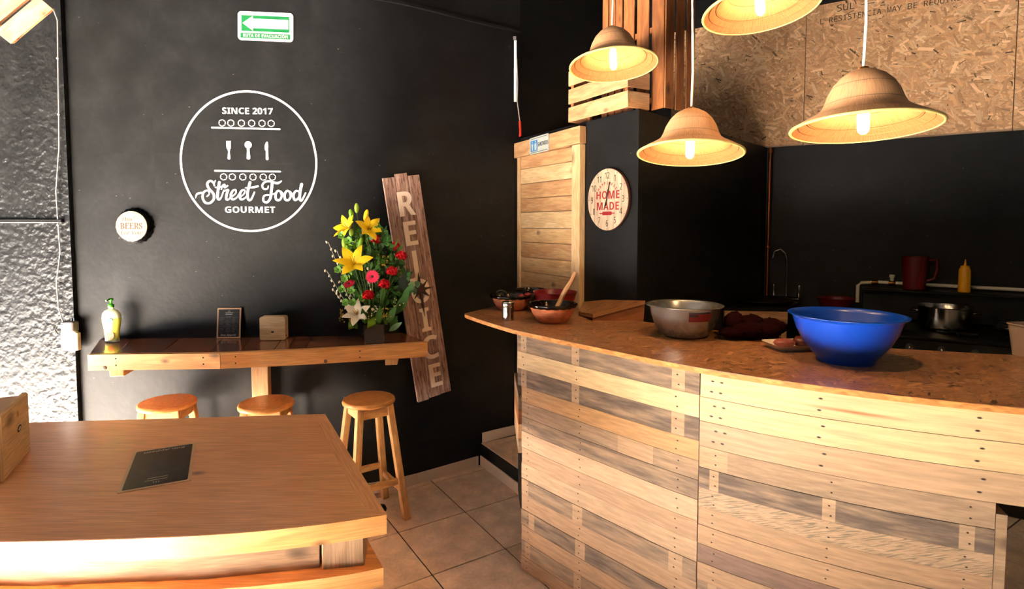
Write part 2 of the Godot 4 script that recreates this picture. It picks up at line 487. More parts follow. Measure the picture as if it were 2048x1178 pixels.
	top.clearcoat_enabled = true; top.clearcoat = 0.3; top.clearcoat_roughness = 0.32
	mat("strand_edge", Color(1, 1, 1), 0.7, 0, wood(256, 96, 130, Color(0.83, 0.58, 0.30), Color(0.66, 0.42, 0.19), 4, 0), Vector3(3, 8, 1))
	# plain colours
	mat("white_paint", Color(0.82, 0.82, 0.80), 0.7)
	mat("white_plastic", Color(0.88, 0.87, 0.84), 0.4)
	mat("cord_white", Color(0.88, 0.84, 0.76), 0.5)
	mat("cable", Color(0.62, 0.58, 0.54), 0.5)
	mat("black_plastic", Color(0.05, 0.05, 0.055), 0.4)
	mat("grey_plastic", Color(0.42, 0.40, 0.40), 0.45)
	mat("sign_green", Color(0.02, 0.40, 0.19), 0.4)
	mat("sign_blue", Color(0.16, 0.47, 0.72), 0.4)
	mat("sign_white", Color(0.70, 0.72, 0.69), 0.35)
	mat("ink", Color(0.035, 0.033, 0.03), 0.6)
	mat("ink_red", Color(0.56, 0.06, 0.09), 0.6)
	mat("ink_brown", Color(0.26, 0.14, 0.085), 0.6)
	mat("chalk", Color(0.82, 0.79, 0.73), 0.6)
	mat("chalk_dim", Color(0.40, 0.39, 0.37), 0.6)
	mat("slate", Color(0.045, 0.048, 0.055), 0.35)
	mat("card_edge", Color(0.78, 0.62, 0.47), 0.5)
	mat("cap_face", Color(0.60, 0.55, 0.45), 0.4)
	mat("cap_rim", Color(0.10, 0.10, 0.105), 0.28, 0.75)
	mat("steel", Color(0.72, 0.70, 0.67), 0.2, 1.0)
	mat("steel_brushed", Color(0.62, 0.61, 0.59), 0.26, 0.8)
	mat("chrome", Color(0.8, 0.8, 0.8), 0.12, 1.0)
	mat("copper", Color(0.72, 0.40, 0.22), 0.35, 1.0)
	mat("iron", Color(0.04, 0.038, 0.036), 0.5, 0.4)
	mat("stove_black", Color(0.03, 0.03, 0.03), 0.3)
	mat("red_plastic", Color(0.36, 0.012, 0.02), 0.45)
	mat("maroon_plastic", Color(0.45, 0.035, 0.06), 0.35)
	mat("orange_red", Color(0.86, 0.17, 0.09), 0.4)
	mat("mustard", Color(0.93, 0.66, 0.05), 0.4)
	var bl := mat("blue_plastic", Color(0.0, 0.25, 0.68), 0.3)
	bl.clearcoat_enabled = true; bl.clearcoat = 0.3; bl.clearcoat_roughness = 0.2
	var cn := noise(41, 0.03, 4)
	mat("clay", Color(1, 1, 1), 0.75, 0, tex(picture(128, 128, func(x: int, y: int) -> Color: return Color(0.74, 0.42, 0.26) * (1.0 + cn.get_noise_2d(x, y) * 0.25))), Vector3(2, 6, 1))
	mat("clay_glaze", Color(0.055, 0.022, 0.016), 0.08)
	mat("sauce", Color(0.10, 0.04, 0.02), 0.25)
	mat("herb", Color(0.12, 0.15, 0.05), 0.6)
	mat("chilli", Color(0.55, 0.06, 0.06), 0.3)
	mat("cloth_red", Color(0.115, 0.012, 0.02), 0.95).metallic_specular = 0.2
	var mn := noise(43, 0.05, 3)
	mat("meat", Color(1, 1, 1), 0.3, 0, tex(picture(128, 128, func(x: int, y: int) -> Color: return Color(0.62, 0.30, 0.24).lerp(Color(0.78, 0.55, 0.46), clampf(mn.get_noise_2d(x, y * 3) * 1.6, 0, 1)))), Vector3.ONE)
	mat("meat_dark", Color(0.40, 0.17, 0.12), 0.4)
	mat("tray_white", Color(0.84, 0.77, 0.69), 0.5)
	mat("foil", Color(0.7, 0.7, 0.7), 0.25, 1.0)
	var tub := mat("tub_plastic", Color(0.80, 0.70, 0.62, 0.45), 0.4)
	tub.transparency = BaseMaterial3D.TRANSPARENCY_ALPHA
	# pendants
	var wn := noise(51, 0.06, 3)
	var shade := mat("wicker", Color(1, 1, 1), 0.6, 0, tex(picture(512, 256, func(x: int, y: int) -> Color:
		var c := Color(0.80, 0.60, 0.42) * (1.0 + wn.get_noise_2d(x * 4.0, y * 0.4) * 0.16 + 0.05 * sin(x * 1.57))
		if x % 37 < 1: c = c.darkened(0.13)
		if y % 43 < 2: c = c.darkened(0.28)
		return c)), Vector3(2, 3.1, 1))
	shade.backlight_enabled = true; shade.backlight = Color(0.55, 0.37, 0.23)
	var lin := mat("wicker_inner", Color(0.66, 0.60, 0.56), 0.75, 0, shade.albedo_texture, Vector3(2, 3.1, 1))
	lin.metallic_specular = 0.2
	mat("wicker_rim", Color(0.80, 0.70, 0.42), 0.55)
	var bulb := mat("bulb_glow", Color(1.0, 0.75, 0.35), 0.2)
	bulb.emission_enabled = true; bulb.emission = Color(1.0, 0.84, 0.50); bulb.emission_energy_multiplier = 1.0
	var fil := mat("filament", Color(1, 0.9, 0.6), 0.3)
	fil.emission_enabled = true; fil.emission = Color(1.0, 0.86, 0.52); fil.emission_energy_multiplier = 1.0
	mat("brass", Color(0.55, 0.38, 0.16), 0.35, 1.0)
	# flowers
	for q in [["petal_yellow", Color(0.98, 0.82, 0.08)], ["petal_white", Color(0.88, 0.85, 0.76)], ["petal_pink", Color(0.90, 0.17, 0.36)], ["petal_magenta", Color(0.70, 0.05, 0.20)], ["petal_red", Color(0.82, 0.04, 0.13)], ["bud_green", Color(0.50, 0.62, 0.12)], ["leaf_green", Color(0.19, 0.38, 0.10)], ["leaf_bright", Color(0.36, 0.56, 0.16)], ["leaf_dark", Color(0.045, 0.14, 0.04)], ["leaf_lime", Color(0.42, 0.60, 0.07)], ["leaf_pale", Color(0.46, 0.55, 0.36)], ["goldenrod", Color(0.72, 0.60, 0.05)], ["stem_green", Color(0.25, 0.40, 0.10)], ["catkin", Color(0.85, 0.82, 0.70)]]:
		var p := mat(q[0], q[1], 0.55)
		p.backlight_enabled = true; p.backlight = Color(0.3, 0.3, 0.3) * q[1]
	mat("flower_eye", Color(0.22, 0.10, 0.05), 0.8)
	mat("vase_grey", Color(0.30, 0.27, 0.25), 0.35)
	mat("soap_body", Color(0.86, 0.84, 0.34), 0.2)
	mat("soap_clear", Color(0.85, 0.87, 0.72), 0.12)
	mat("pump_green", Color(0.24, 0.62, 0.10), 0.35)
	mat("label_blue", Color(0.05, 0.32, 0.72), 0.35)
	mat("label_orange", Color(0.80, 0.42, 0.12), 0.4)
	mat("label_white", Color(0.92, 0.93, 0.90), 0.4)
	# the painted sign boards and clock dial
	for k in 3:
		var sn := noise(60 + k, 0.05, 4)
		mat("sign_board_%d" % k, Color(1, 1, 1), 0.75, 0, tex(picture(512, 96, func(x: int, y: int) -> Color:
			var c := Color(0.60, 0.46, 0.40) * (1.0 + sn.get_noise_2d(x * 0.35, y * 1.8) * 0.22)
			if sn.get_noise_2d(x * 0.5, y * 1.3 + 400) > 0.30: c = c.lerp(Color(0.30, 0.19, 0.15), 0.55)
			if sn.get_noise_2d(x * 0.2 + 900, y * 1.1) > 0.22: c = c.lerp(Color(0.80, 0.70, 0.64), 0.5)
			return c)), Vector3(0.72, 9, 1))
	mat("letter_cream", Color(0.93, 0.84, 0.75), 0.7)
	mat("star_brown", Color(0.24, 0.13, 0.055), 0.6)
	var dn := noise(70, 0.02, 3)
	mat("dial", Color(1, 1, 1), 0.5, 0, tex(picture(256, 256, func(x: int, y: int) -> Color:
		var k := int(x / 37.0)
		var c := Color(0.68, 0.585, 0.49) * (1.0 + 0.05 * sin(k * 2.4) + dn.get_noise_2d(x * 2.0 + k * 90, y * 0.35) * 0.18)
		if x % 37 < 2: c = c.darkened(0.22)
		return c)), Vector3(2.6, 2.6, 1))

# ------------------------------------------------------------------ plan of the room
var WALL := []          # the black wall, with its soft bend towards the platform
var FRONT := []         # the counter's front edge
const DOOR_AT := Vector2(0.055, -3.875)
const DOOR_DIR := Vector2(0.51, 0.86)
const KIT := Vector2(1.948, -4.35)
const KIT_DIR := Vector2(0.8366, 0.5479)
const BOX := 2.187      # top of the restroom box

func wall_z(x: float) -> float: return -3.15 - 0.065 * (x + 2.5)
func on_wall(x: float, y: float, off := 0.0) -> Transform3D:
	var b := upright(Vector2(1, -0.065))
	return Transform3D(b, Vector3(x, y, wall_z(x)) + b.z * off)
func on_door(s: float, y: float, off := 0.0) -> Transform3D:
	var b := upright(DOOR_DIR)
	return Transform3D(b, Vector3(DOOR_AT.x, y, DOOR_AT.y) + b.x * s + b.z * off)
func on_kit(s: float, y: float, off := 0.0) -> Transform3D:
	var b := upright(KIT_DIR)
	return Transform3D(b, Vector3(KIT.x, y, KIT.y) + b.x * s + b.z * off)

func _ready() -> void:
	rng.seed = 11
	# ---- camera: level eye at 1.6 m, tipped 3 degrees down, lens shifted down
	var cam := Camera3D.new()
	cam.name = "camera"
	cam.position = Vector3(0, 1.6, 0)
	cam.rotation.x = -atan(1130.0 / 20400.0)
	var near := 0.05
	cam.set_frustum(near * 1178.0 / 1130.0, Vector2(0, -near * 76.4 / 1130.0), near, 60.0)
	cam.keep_aspect = Camera3D.KEEP_HEIGHT
	add_child(cam)
	cam.current = true
	# ---- sky, sun and exposure: daylight comes through the open shop front at the side
	var sky_mat := ProceduralSkyMaterial.new()
	sky_mat.sky_top_color = Color(0.42, 0.60, 0.88); sky_mat.sky_horizon_color = Color(0.80, 0.86, 0.92)
	sky_mat.ground_bottom_color = Color(0.45, 0.43, 0.40); sky_mat.ground_horizon_color = Color(0.70, 0.70, 0.68)
	sky_mat.sky_energy_multiplier = 0.6; sky_mat.ground_energy_multiplier = 0.6
	sky_mat.sun_angle_max = 0.0
	var sky := Sky.new(); sky.sky_material = sky_mat
	var env := Environment.new()
	env.background_mode = Environment.BG_SKY; env.sky = sky
	env.tonemap_mode = Environment.TONE_MAPPER_LINEAR
	env.tonemap_exposure = 7.2
	env.sdfgi_enabled = true; env.ssao_enabled = true; env.ssil_enabled = true
	var we := WorldEnvironment.new(); we.name = "world_environment"; we.environment = env
	add_child(we)
	var sun := DirectionalLight3D.new()
	sun.name = "sun"
	sun.light_color = Color(0.97, 0.985, 1.0); sun.light_energy = 21.0; sun.light_angular_distance = 0.6; sun.shadow_enabled = true
	add_child(sun)
	sun.look_at_from_position(Vector3.ZERO, Vector3(0.69, -0.71, -0.09))
	make_materials()
	WALL = [Vector2(-2.44, wall_z(-2.44)), Vector2(-1.75, wall_z(-1.75))] + curve([Vector2(-1.2, wall_z(-1.2)), Vector2(-0.95, -3.262), Vector2(-0.75, -3.325), Vector2(-0.58, -3.425), Vector2(-0.40, -3.555), Vector2(-0.217, -3.69), DOOR_AT], 4)
	FRONT = curve([Vector2(0.013, -2.564), Vector2(0.150, -2.402), Vector2(0.302, -2.232), Vector2(0.628, -1.882), Vector2(0.977, -1.632), Vector2(1.348, -1.458), Vector2(1.75, -1.33), Vector2(2.3, -1.20)], 6)
	build_room()
	build_counter()
	build_table()
	build_shelf()
	build_stools()
	build_wall_things()
	build_door_side()
	build_pendants()
	build_counter_things()
	build_kitchen()
	build_flowers()

func build_room() -> void:
	var m := MB.new()
	# floor slab, then the laid tiles within view
	m.box(T(0.2, -0.104, -0.1), Vector3(9.2, 0.2, 10.6), 0.0)
	var fl := struct("floor", m, M.grout)
	var room := PackedVector2Array([Vector2(-4.35, 4.95), Vector2(-4.35, -3.05), Vector2(-2.5, -3.12)])
	for p in WALL: room.append(p)
	room.append_array([Vector2(0.64, -2.88), Vector2(1.95, -4.33), Vector2(4.55, -2.64), Vector2(4.55, 4.95)])
	# the step takes its own piece of the floor
	var step := PackedVector2Array([Vector2(-0.205, -3.69), Vector2(0.06, -3.255), Vector2(0.40, -2.71), Vector2(0.62, -2.88), Vector2(0.06, -3.86)])
	var o := Vector2(-0.26, -3.071)
	var u := Vector2(0.538, 0.843); var w := Vector2(0.843, -0.538)
	var rest := MB.new()
	for i in range(-14, 24):
		for j in range(-18, 14):
			var g := 0.0036
			var a := o + u * (i * 0.4236) + w * (j * 0.394)
			var q := PackedVector2Array([a + u * g + w * g, a + u * (0.4236 - g) + w * g, a + u * (0.4236 - g) + w * (0.394 - g), a + u * g + w * (0.394 - g)])
			for piece in Geometry2D.intersect_polygons(q, room):
				if piece.size() < 3: continue
				for pc in Geometry2D.clip_polygons(piece, step):
					if pc.size() < 3 or Geometry2D.is_polygon_clockwise(pc) and false: continue
					var c := a + (u + w) * 0.2
					var seen := c.x > -1.1 and c.x < 0.75 and c.y > -3.9 and c.y < -1.5
					if seen:
						var t := MB.new()
						t.prism(T(0, 0, 0), pc, -0.004, 0.0, Vector2(rng.randf(), rng.randf()))
						obj("tile", t, M["tile_%d" % (rng.randi() % 2)], fl)
					else: rest.prism(T(0, 0, 0), pc, -0.004, 0.0, Vector2(rng.randf(), rng.randf()))
	var far := obj("tiles", rest, M.tile_0, fl)
	far.set_meta("kind", "stuff")
	# ceiling
	m = MB.new(); m.box(T(0.2, 3.5, -0.1), Vector3(9.6, 0.2, 10.8), 0.0)
	struct("ceiling", m, M.ceiling_black)
	# black wall behind the shelf, carried on above the restroom box
	m = MB.new(); m.sweep(WALL, 0, 3.4, -0.14, 0.0)
	m.sweep([DOOR_AT, Vector2(1.134, -4.883)], 0, 3.4, -0.14, 0.0)
	struct("wall_far", m, M.black_paint)
	# the older, rougher wall beside it, six centimetres proud
	m = MB.new(); m.prism(T(0, 0, 0), PackedVector2Array([Vector2(-4.5, -3.07), Vector2(-2.442, -3.125), Vector2(-2.444, -3.30), Vector2(-4.5, -3.30)]), 0, 3.4)
	struct("wall_street", m, M.black_plaster)
	m = MB.new(); m.box(Transform3D(upright(Vector2(2.06, -0.055)), Vector3(-3.48, 1.622, -3.092)), Vector3(2.02, 0.022, 0.03), 0.004)
	struct("trim_1", m, M.black_paint)
	# cornice at the top of the wall
	m = MB.new(); m.sweep(WALL.slice(2), 2.885, 2.90, 0.0, 0.018)
	struct("trim_2", m, M.black_paint)
	# shop front: piers and lintel round a wide opening, pavement outside
	m = MB.new()
	m.box(T(-4.42, 3.2, 0.7), Vector3(0.24, 0.4, 8.0), 0.0)
	m.box(T(-4.42, 1.7, 3.6), Vector3(0.24, 3.4, 2.8), 0.0)
	m.box(T(-4.42, 1.7, -3.15), Vector3(0.24, 3.4, 0.4), 0.0)
	m.box(T(-4.42, 2.75, -2.0), Vector3(0.24, 1.3, 2.0), 0.0)
	struct("wall_left", m, M.plaster_wall)
	m = MB.new(); m.box(T(-24.5, -0.13, 0), Vector3(39.6, 0.2, 60), 0.0)
	struct("floor_pavement", m, M.pavement)
	# the building across the street keeps the low sky out
	m = MB.new(); m.box(T(-12.2, 2.5, 0), Vector3(0.4, 5.0, 44), 0.0)
	struct("wall_opposite", m, M.plaster_wall)
	m = MB.new(); m.box(T(0.1, 1.7, 5.1), Vector3(9.3, 3.4, 0.2), 0.0)
	struct("wall_back", m, M.plaster_wall)
	m = MB.new(); m.box(T(4.66, 1.7, 1.2), Vector3(0.2, 3.4, 8.0), 0.0)
	struct("wall_right", m, M.plaster_wall)
	# kitchen wall
	m = MB.new()
	m.box(Transform3D(upright(KIT_DIR), Vector3(KIT.x, 1.7, KIT.y)) * T(1.15, 0, -0.08), Vector3(4.3, 3.4, 0.16), 0.0)
	struct("wall_kitchen", m, M.black_paint)
	# restroom box
	m = MB.new(); m.prism(T(0, 0, 0), PackedVector2Array([Vector2(0.058, -3.872), Vector2(0.641, -2.887), Vector2(1.948, -4.348), Vector2(1.14, -4.87)]), 0, BOX)
	struct("wall_restroom", m, M.black_paint)
	# raised step before the restroom door
	m = MB.new(); m.prism(T(0, 0, 0), PackedVector2Array([Vector2(-0.205, -3.69), Vector2(0.06, -3.255), Vector2(0.40, -2.71), Vector2(0.55, -2.72), Vector2(0.63, -2.88), Vector2(0.06, -3.86)]), 0, 0.146)
	var st := struct("floor_step", m, M.black_paint)
	var top := PackedVector2Array([Vector2(-0.203, -3.688), Vector2(0.06, -3.257), Vector2(0.39, -2.72), Vector2(0.54, -2.73), Vector2(0.62, -2.885), Vector2(0.06, -3.85)])
	for i in range(-3, 4):
		for j in range(-3, 4):
			var a := Vector2(-0.183, -3.605) + u * (i * 0.42 + 0.0) + w * (j * 0.394 - 0.02)
			var q := PackedVector2Array([a + (u + w) * 0.002, a + u * 0.418 + w * 0.002, a + u * 0.418 + w * 0.392, a + u * 0.002 + w * 0.392])
			for pc in Geometry2D.intersect_polygons(q, top):
				var t := MB.new(); t.prism(T(0, 0, 0), pc, 0.146, 0.15, Vector2(i * 0.3, j * 0.2))
				obj("tile", t, M.tile_1, st)
	# skirting tiles along the wall, the riser and the platform
	var sk := Node3D.new(); sk.name = "baseboard_far"; add_child(sk); sk.set_meta("kind", "structure")
	var line := [Vector2(-2.43, wall_z(-2.43))]
	line.append_array(WALL.slice(1, WALL.size() - 5))
	for k in 6:
		var xa := lerpf(-2.42, -0.225, k / 6.0); var xb := lerpf(-2.42, -0.225, (k + 1) / 6.0) - 0.003
		m = MB.new(); m.sweep(cut(WALL, xa, xb, 5), 0, 0.066, 0.001, 0.009)
		obj("tile", m, M.skirting, sk)
	var sr := Node3D.new(); sr.name = "baseboard_step"; add_child(sr); sr.set_meta("kind", "structure")
	for k in 3:
		var a := Vector2(-0.205, -3.69); var d := Vector2(0.5205, 0.854)
		var s0: float = [0.0, 0.055, 0.43][k]; var s1: float = [0.052, 0.427, 0.72][k]
		m = MB.new(); m.sweep([a + d * s0, a + d * s1], 0, 0.066, 0.001, 0.009)
		obj("tile", m, M.skirting, sr)
	m = MB.new(); m.sweep(cut(WALL, -0.20, 0.045, 3), 0.15, 0.216, 0.001, 0.009); obj("tile", m, M.skirting, sr)
	m = MB.new(); m.sweep([DOOR_AT, DOOR_AT + DOOR_DIR * 0.05], 0.15, 0.216, 0.001, 0.009); obj("tile", m, M.skirting, sr)

# ------------------------------------------------------------------ counter
func build_counter() -> void:
	var c := thing("bar_counter", "bar counter front clad in mixed pale and weathered pallet boards", "counter")
	# tone, grey, bands where the stringers were, nail columns
	var yel := Color(0.79, 0.67, 0.495); var tan_ := Color(0.655, 0.52, 0.395); var ora := Color(0.69, 0.525, 0.35); var pal := Color(0.69, 0.565, 0.44); var pnk := Color(0.52, 0.40, 0.335)
	var B1 := [Vector2(0.025, 0.065), Vector2(0.37, 0.415), Vector2(0.885, 0.94)]
	var N1 := [0.045, 0.40, 0.91]
	var rows1 := [[0.079, pal, 0.75, B1], [0.079, yel, 0.0, []], [0.080, pal, 0.95, B1], [0.070, ora, 0.0, []], [0.068, pal, 0.45, [Vector2(0.62, 0.8)]], [0.068, pal, 0.7, []], [0.075, pal, 0.0, []], [0.073, tan_, 0.1, []], [0.073, pal, 0.05, []], [0.073, pal, 0.6, [Vector2(0.0, 0.05), Vector2(0.36, 0.42), Vector2(0.88, 0.94)]], [0.073, tan_, 0.05, []], [0.073, pal, 0.85, [Vector2(0.06, 0.1), Vector2(0.38, 0.44)]], [0.073, tan_, 0.0, []], [0.073, pal, 0.5, B1], [0.072, tan_, 0.1, []]]
	var B2 := [Vector2(0.045, 0.085), Vector2(0.475, 0.52), Vector2(0.90, 0.945)]
	var N2 := [0.065, 0.50, 0.925]
	var rows2 := [[0.083, yel, 0.0, []], [0.083, yel, 0.0, []], [0.0865, pal, 0.0, []], [0.0737, pal, 0.32, [Vector2(0, 0.12)]], [0.0705, pal, 1.0, B2], [0.067, pal, 0.1, []], [0.064, tan_, 0.05, []], [0.067, tan_, 0.0, []], [0.064, pnk, 0.25, []], [0.064, tan_, 0.0, []], [0.064, pal, 0.5, B2], [0.064, tan_, 0.0, []], [0.064, pal, 0.2, []], [0.064, tan_, 0.05, []], [0.064, pal, 0.6, B2], [0.059, tan_, 0.0, []]]
	for panel in 2:
		var y := HC - 0.0185
		var rows: Array = rows1 if panel == 0 else rows2
		for i in rows.size():
			var r = rows[i]
			var xa := 0.034 if panel == 0 else 0.6315
			var xb := 0.6285 if panel == 0 else 1.303
			if panel == 0 and i < 3: xa = 0.017
			if panel == 0 and i >= 3: xa += rng.randf_range(-0.002, 0.003)
			if panel == 1 and i < 3: xb = 1.98
			var p := cut(FRONT, xa, xb, 9)
			var m := MB.new()
			var proud := -0.012 + rng.randf_range(-0.0025, 0.0015)
			m.sweep(p, maxf(y - r[0] + 0.0014, 0.006), y, -0.034, proud, true)
			var ma := StandardMaterial3D.new()
			ma.resource_name = "pallet_board"
			var st := []
			if panel == 1 and i == 0: st = [Vector3(0.30, 0.62, 0.10)]
			if panel == 1 and i == 1: st = [Vector3(0.68, 0.62, 0.10)]
			ma.albedo_texture = board(300 + panel * 40 + i, r[1], r[2], r[3], (N1 if panel == 0 else (N2 if i > 2 else [0.03, 0.05, 0.245, 0.50, 0.62])), panel == 1 and i == 5, st)
			ma.roughness = 0.6 if r[2] < 0.3 else 0.75
			ma.metallic_specular = 0.4
			obj("plank", m, ma, c)
			y -= r[0]
	# the frame behind the boards
	var m := MB.new(); m.sweep(cut(FRONT, 0.05, 1.285, 14), 0.005, HC - 0.0195, -0.07, -0.0345); obj("backing", m, M.pine_grey, c)
	m = MB.new(); m.sweep(cut(FRONT, 1.3045, 1.328, 2), 0.005, HC - 0.30, -0.10, -0.013); obj("post", m, M.pine_grey, c)
	m = MB.new(); m.sweep(cut(FRONT, 1.2, 1.99, 8), HC - 0.27, HC - 0.0195, -0.07, -0.0345); obj("rail", m, M.pine_grey, c)
	m = MB.new(); m.sweep(cut(FRONT, 1.93, 1.99, 2), 0.005, HC - 0.27, -0.10, -0.03); obj("post", m, M.pine_grey, c)
	# short boards on the end beside the step
	var y2 := 0.80
	for k in 4:
		m = MB.new(); m.sweep([Vector2(0.013, -3.02), Vector2(0.03, -2.62)], y2 - 0.068, y2, -0.02, 0.0)
		obj("plank", m, [M.pine_grey, M.crate_brown, M.pine_b, M.pine_grey][k], c); y2 -= 0.07
	m = MB.new(); m.sweep([Vector2(0.033, -3.02), Vector2(0.052, -2.62)], 0.15, HC - 0.02, -0.02, 0.0); obj("side_panel", m, M.black_paint, c)
	m = MB.new(); m.box(T(0.30, 0.56, -3.0), Vector3(0.5, 1.08, 0.04), 0.002); obj("side_panel", m, M.black_paint, c)
	# worktop
	var e := []
	var poly := PackedVector2Array()
	for p in curve([Vector2(-0.222, -3.115), Vector2(-0.252, -3.06), Vector2(-0.243, -3.00), Vector2(-0.12, -2.775), Vector2(0.013, -2.564)], 4): poly.append(p)
	for p in FRONT.slice(1): poly.append(p)
	poly.append_array([Vector2(2.3, -1.95), Vector2(1.77, -2.09), Vector2(1.49, -2.175), Vector2(1.13, -2.40), Vector2(0.76, -2.69), Vector2(0.53, -2.90), Vector2(0.40, -3.05), Vector2(0.37, -3.31), Vector2(0.12, -3.735), Vector2(0.05, -3.62), Vector2(-0.07, -3.39)])
	m = MB.new(); m.prism(T(0, 0, 0), poly, HC - 0.018, HC)
	var top := obj("countertop", m, M.strand_top)
	tag(top, "curved strand-board worktop lying along the pallet bar", "countertop")
	m = MB.new(); m.sweep(curve([Vector2(-0.252, -3.06), Vector2(-0.243, -3.00), Vector2(-0.12, -2.775), Vector2(0.013, -2.564)], 4) + FRONT.slice(1), HC - 0.0184, HC - 0.001, -0.004, 0.0015)
	obj("edge", m, M.strand_edge, top).set_meta("label", "paler raw front edge")
	# flap at the restroom end, propped a little
	var f := thing("counter_flap", "propped strand-board flap with a pale raw edge beside the black restroom wall", "flap")
	var A := Vector3(0.355, HC + 0.0195, -2.99); var Bq := Vector3(0.404, 1.165, -3.19); var C := Vector3(0.497, 1.203, -2.99); var D := Vector3(0.668, 1.222, -2.815); var E := Vector3(0.404, 1.155, -2.80)
	m = MB.new()
	var th := Vector3(0, -0.018, 0)
	var U := func(p: Vector3) -> Vector2: return Vector2(p.x, p.z)
	for q in [[A, Bq, C], [A, C, E], [E, C, D]]:
		m.tri(q[0], q[1], q[2], Vector3.UP, Vector3.UP, Vector3.UP, U.call(q[0]), U.call(q[1]), U.call(q[2]))
		m.tri(q[0] + th, q[1] + th, q[2] + th, Vector3.DOWN, Vector3.DOWN, Vector3.DOWN)
	var ring := [A, Bq, C, D, E]
	for i in 5: m.quad(ring[i], ring[(i + 1) % 5], ring[(i + 1) % 5] + th, ring[i] + th, (ring[i] + ring[(i + 1) % 5]) * 0.5 - C * 0.34 - E * 0.33 - A * 0.33, U.call(ring[i]), U.call(ring[(i + 1) % 5]), U.call(ring[i]), U.call(ring[i]))
	obj("leaf_board", m, M.strand_top, f)
	m = MB.new(); m.sweep([Vector2(0.404, -2.79), Vector2(0.662, -2.805)], HC + 0.001, HC + 0.03, -0.02, 0.0)
	m = MB.new()
	m.quad(E + th + Vector3(0, 0, -0.01), D + th + Vector3(0, 0, -0.01), Vector3(0.66, HC - 0.05, -2.825), Vector3(0.404, HC + 0.001, -2.81), Vector3(0, 0, 1), Vector2(0, 0), Vector2(0.26, 0), Vector2(0.26, 0.1), Vector2(0, 0.05))
	m.quad(E + th + Vector3(0, 0, -0.028), D + th + Vector3(0, 0, -0.028), Vector3(0.66, HC - 0.05, -2.843), Vector3(0.404, HC + 0.001, -2.828), Vector3(0, 0, -1), Vector2(0, 0), Vector2(0.26, 0), Vector2(0.26, 0.1), Vector2(0, 0.05))
	obj("panel", m, M.crate_brown, f)

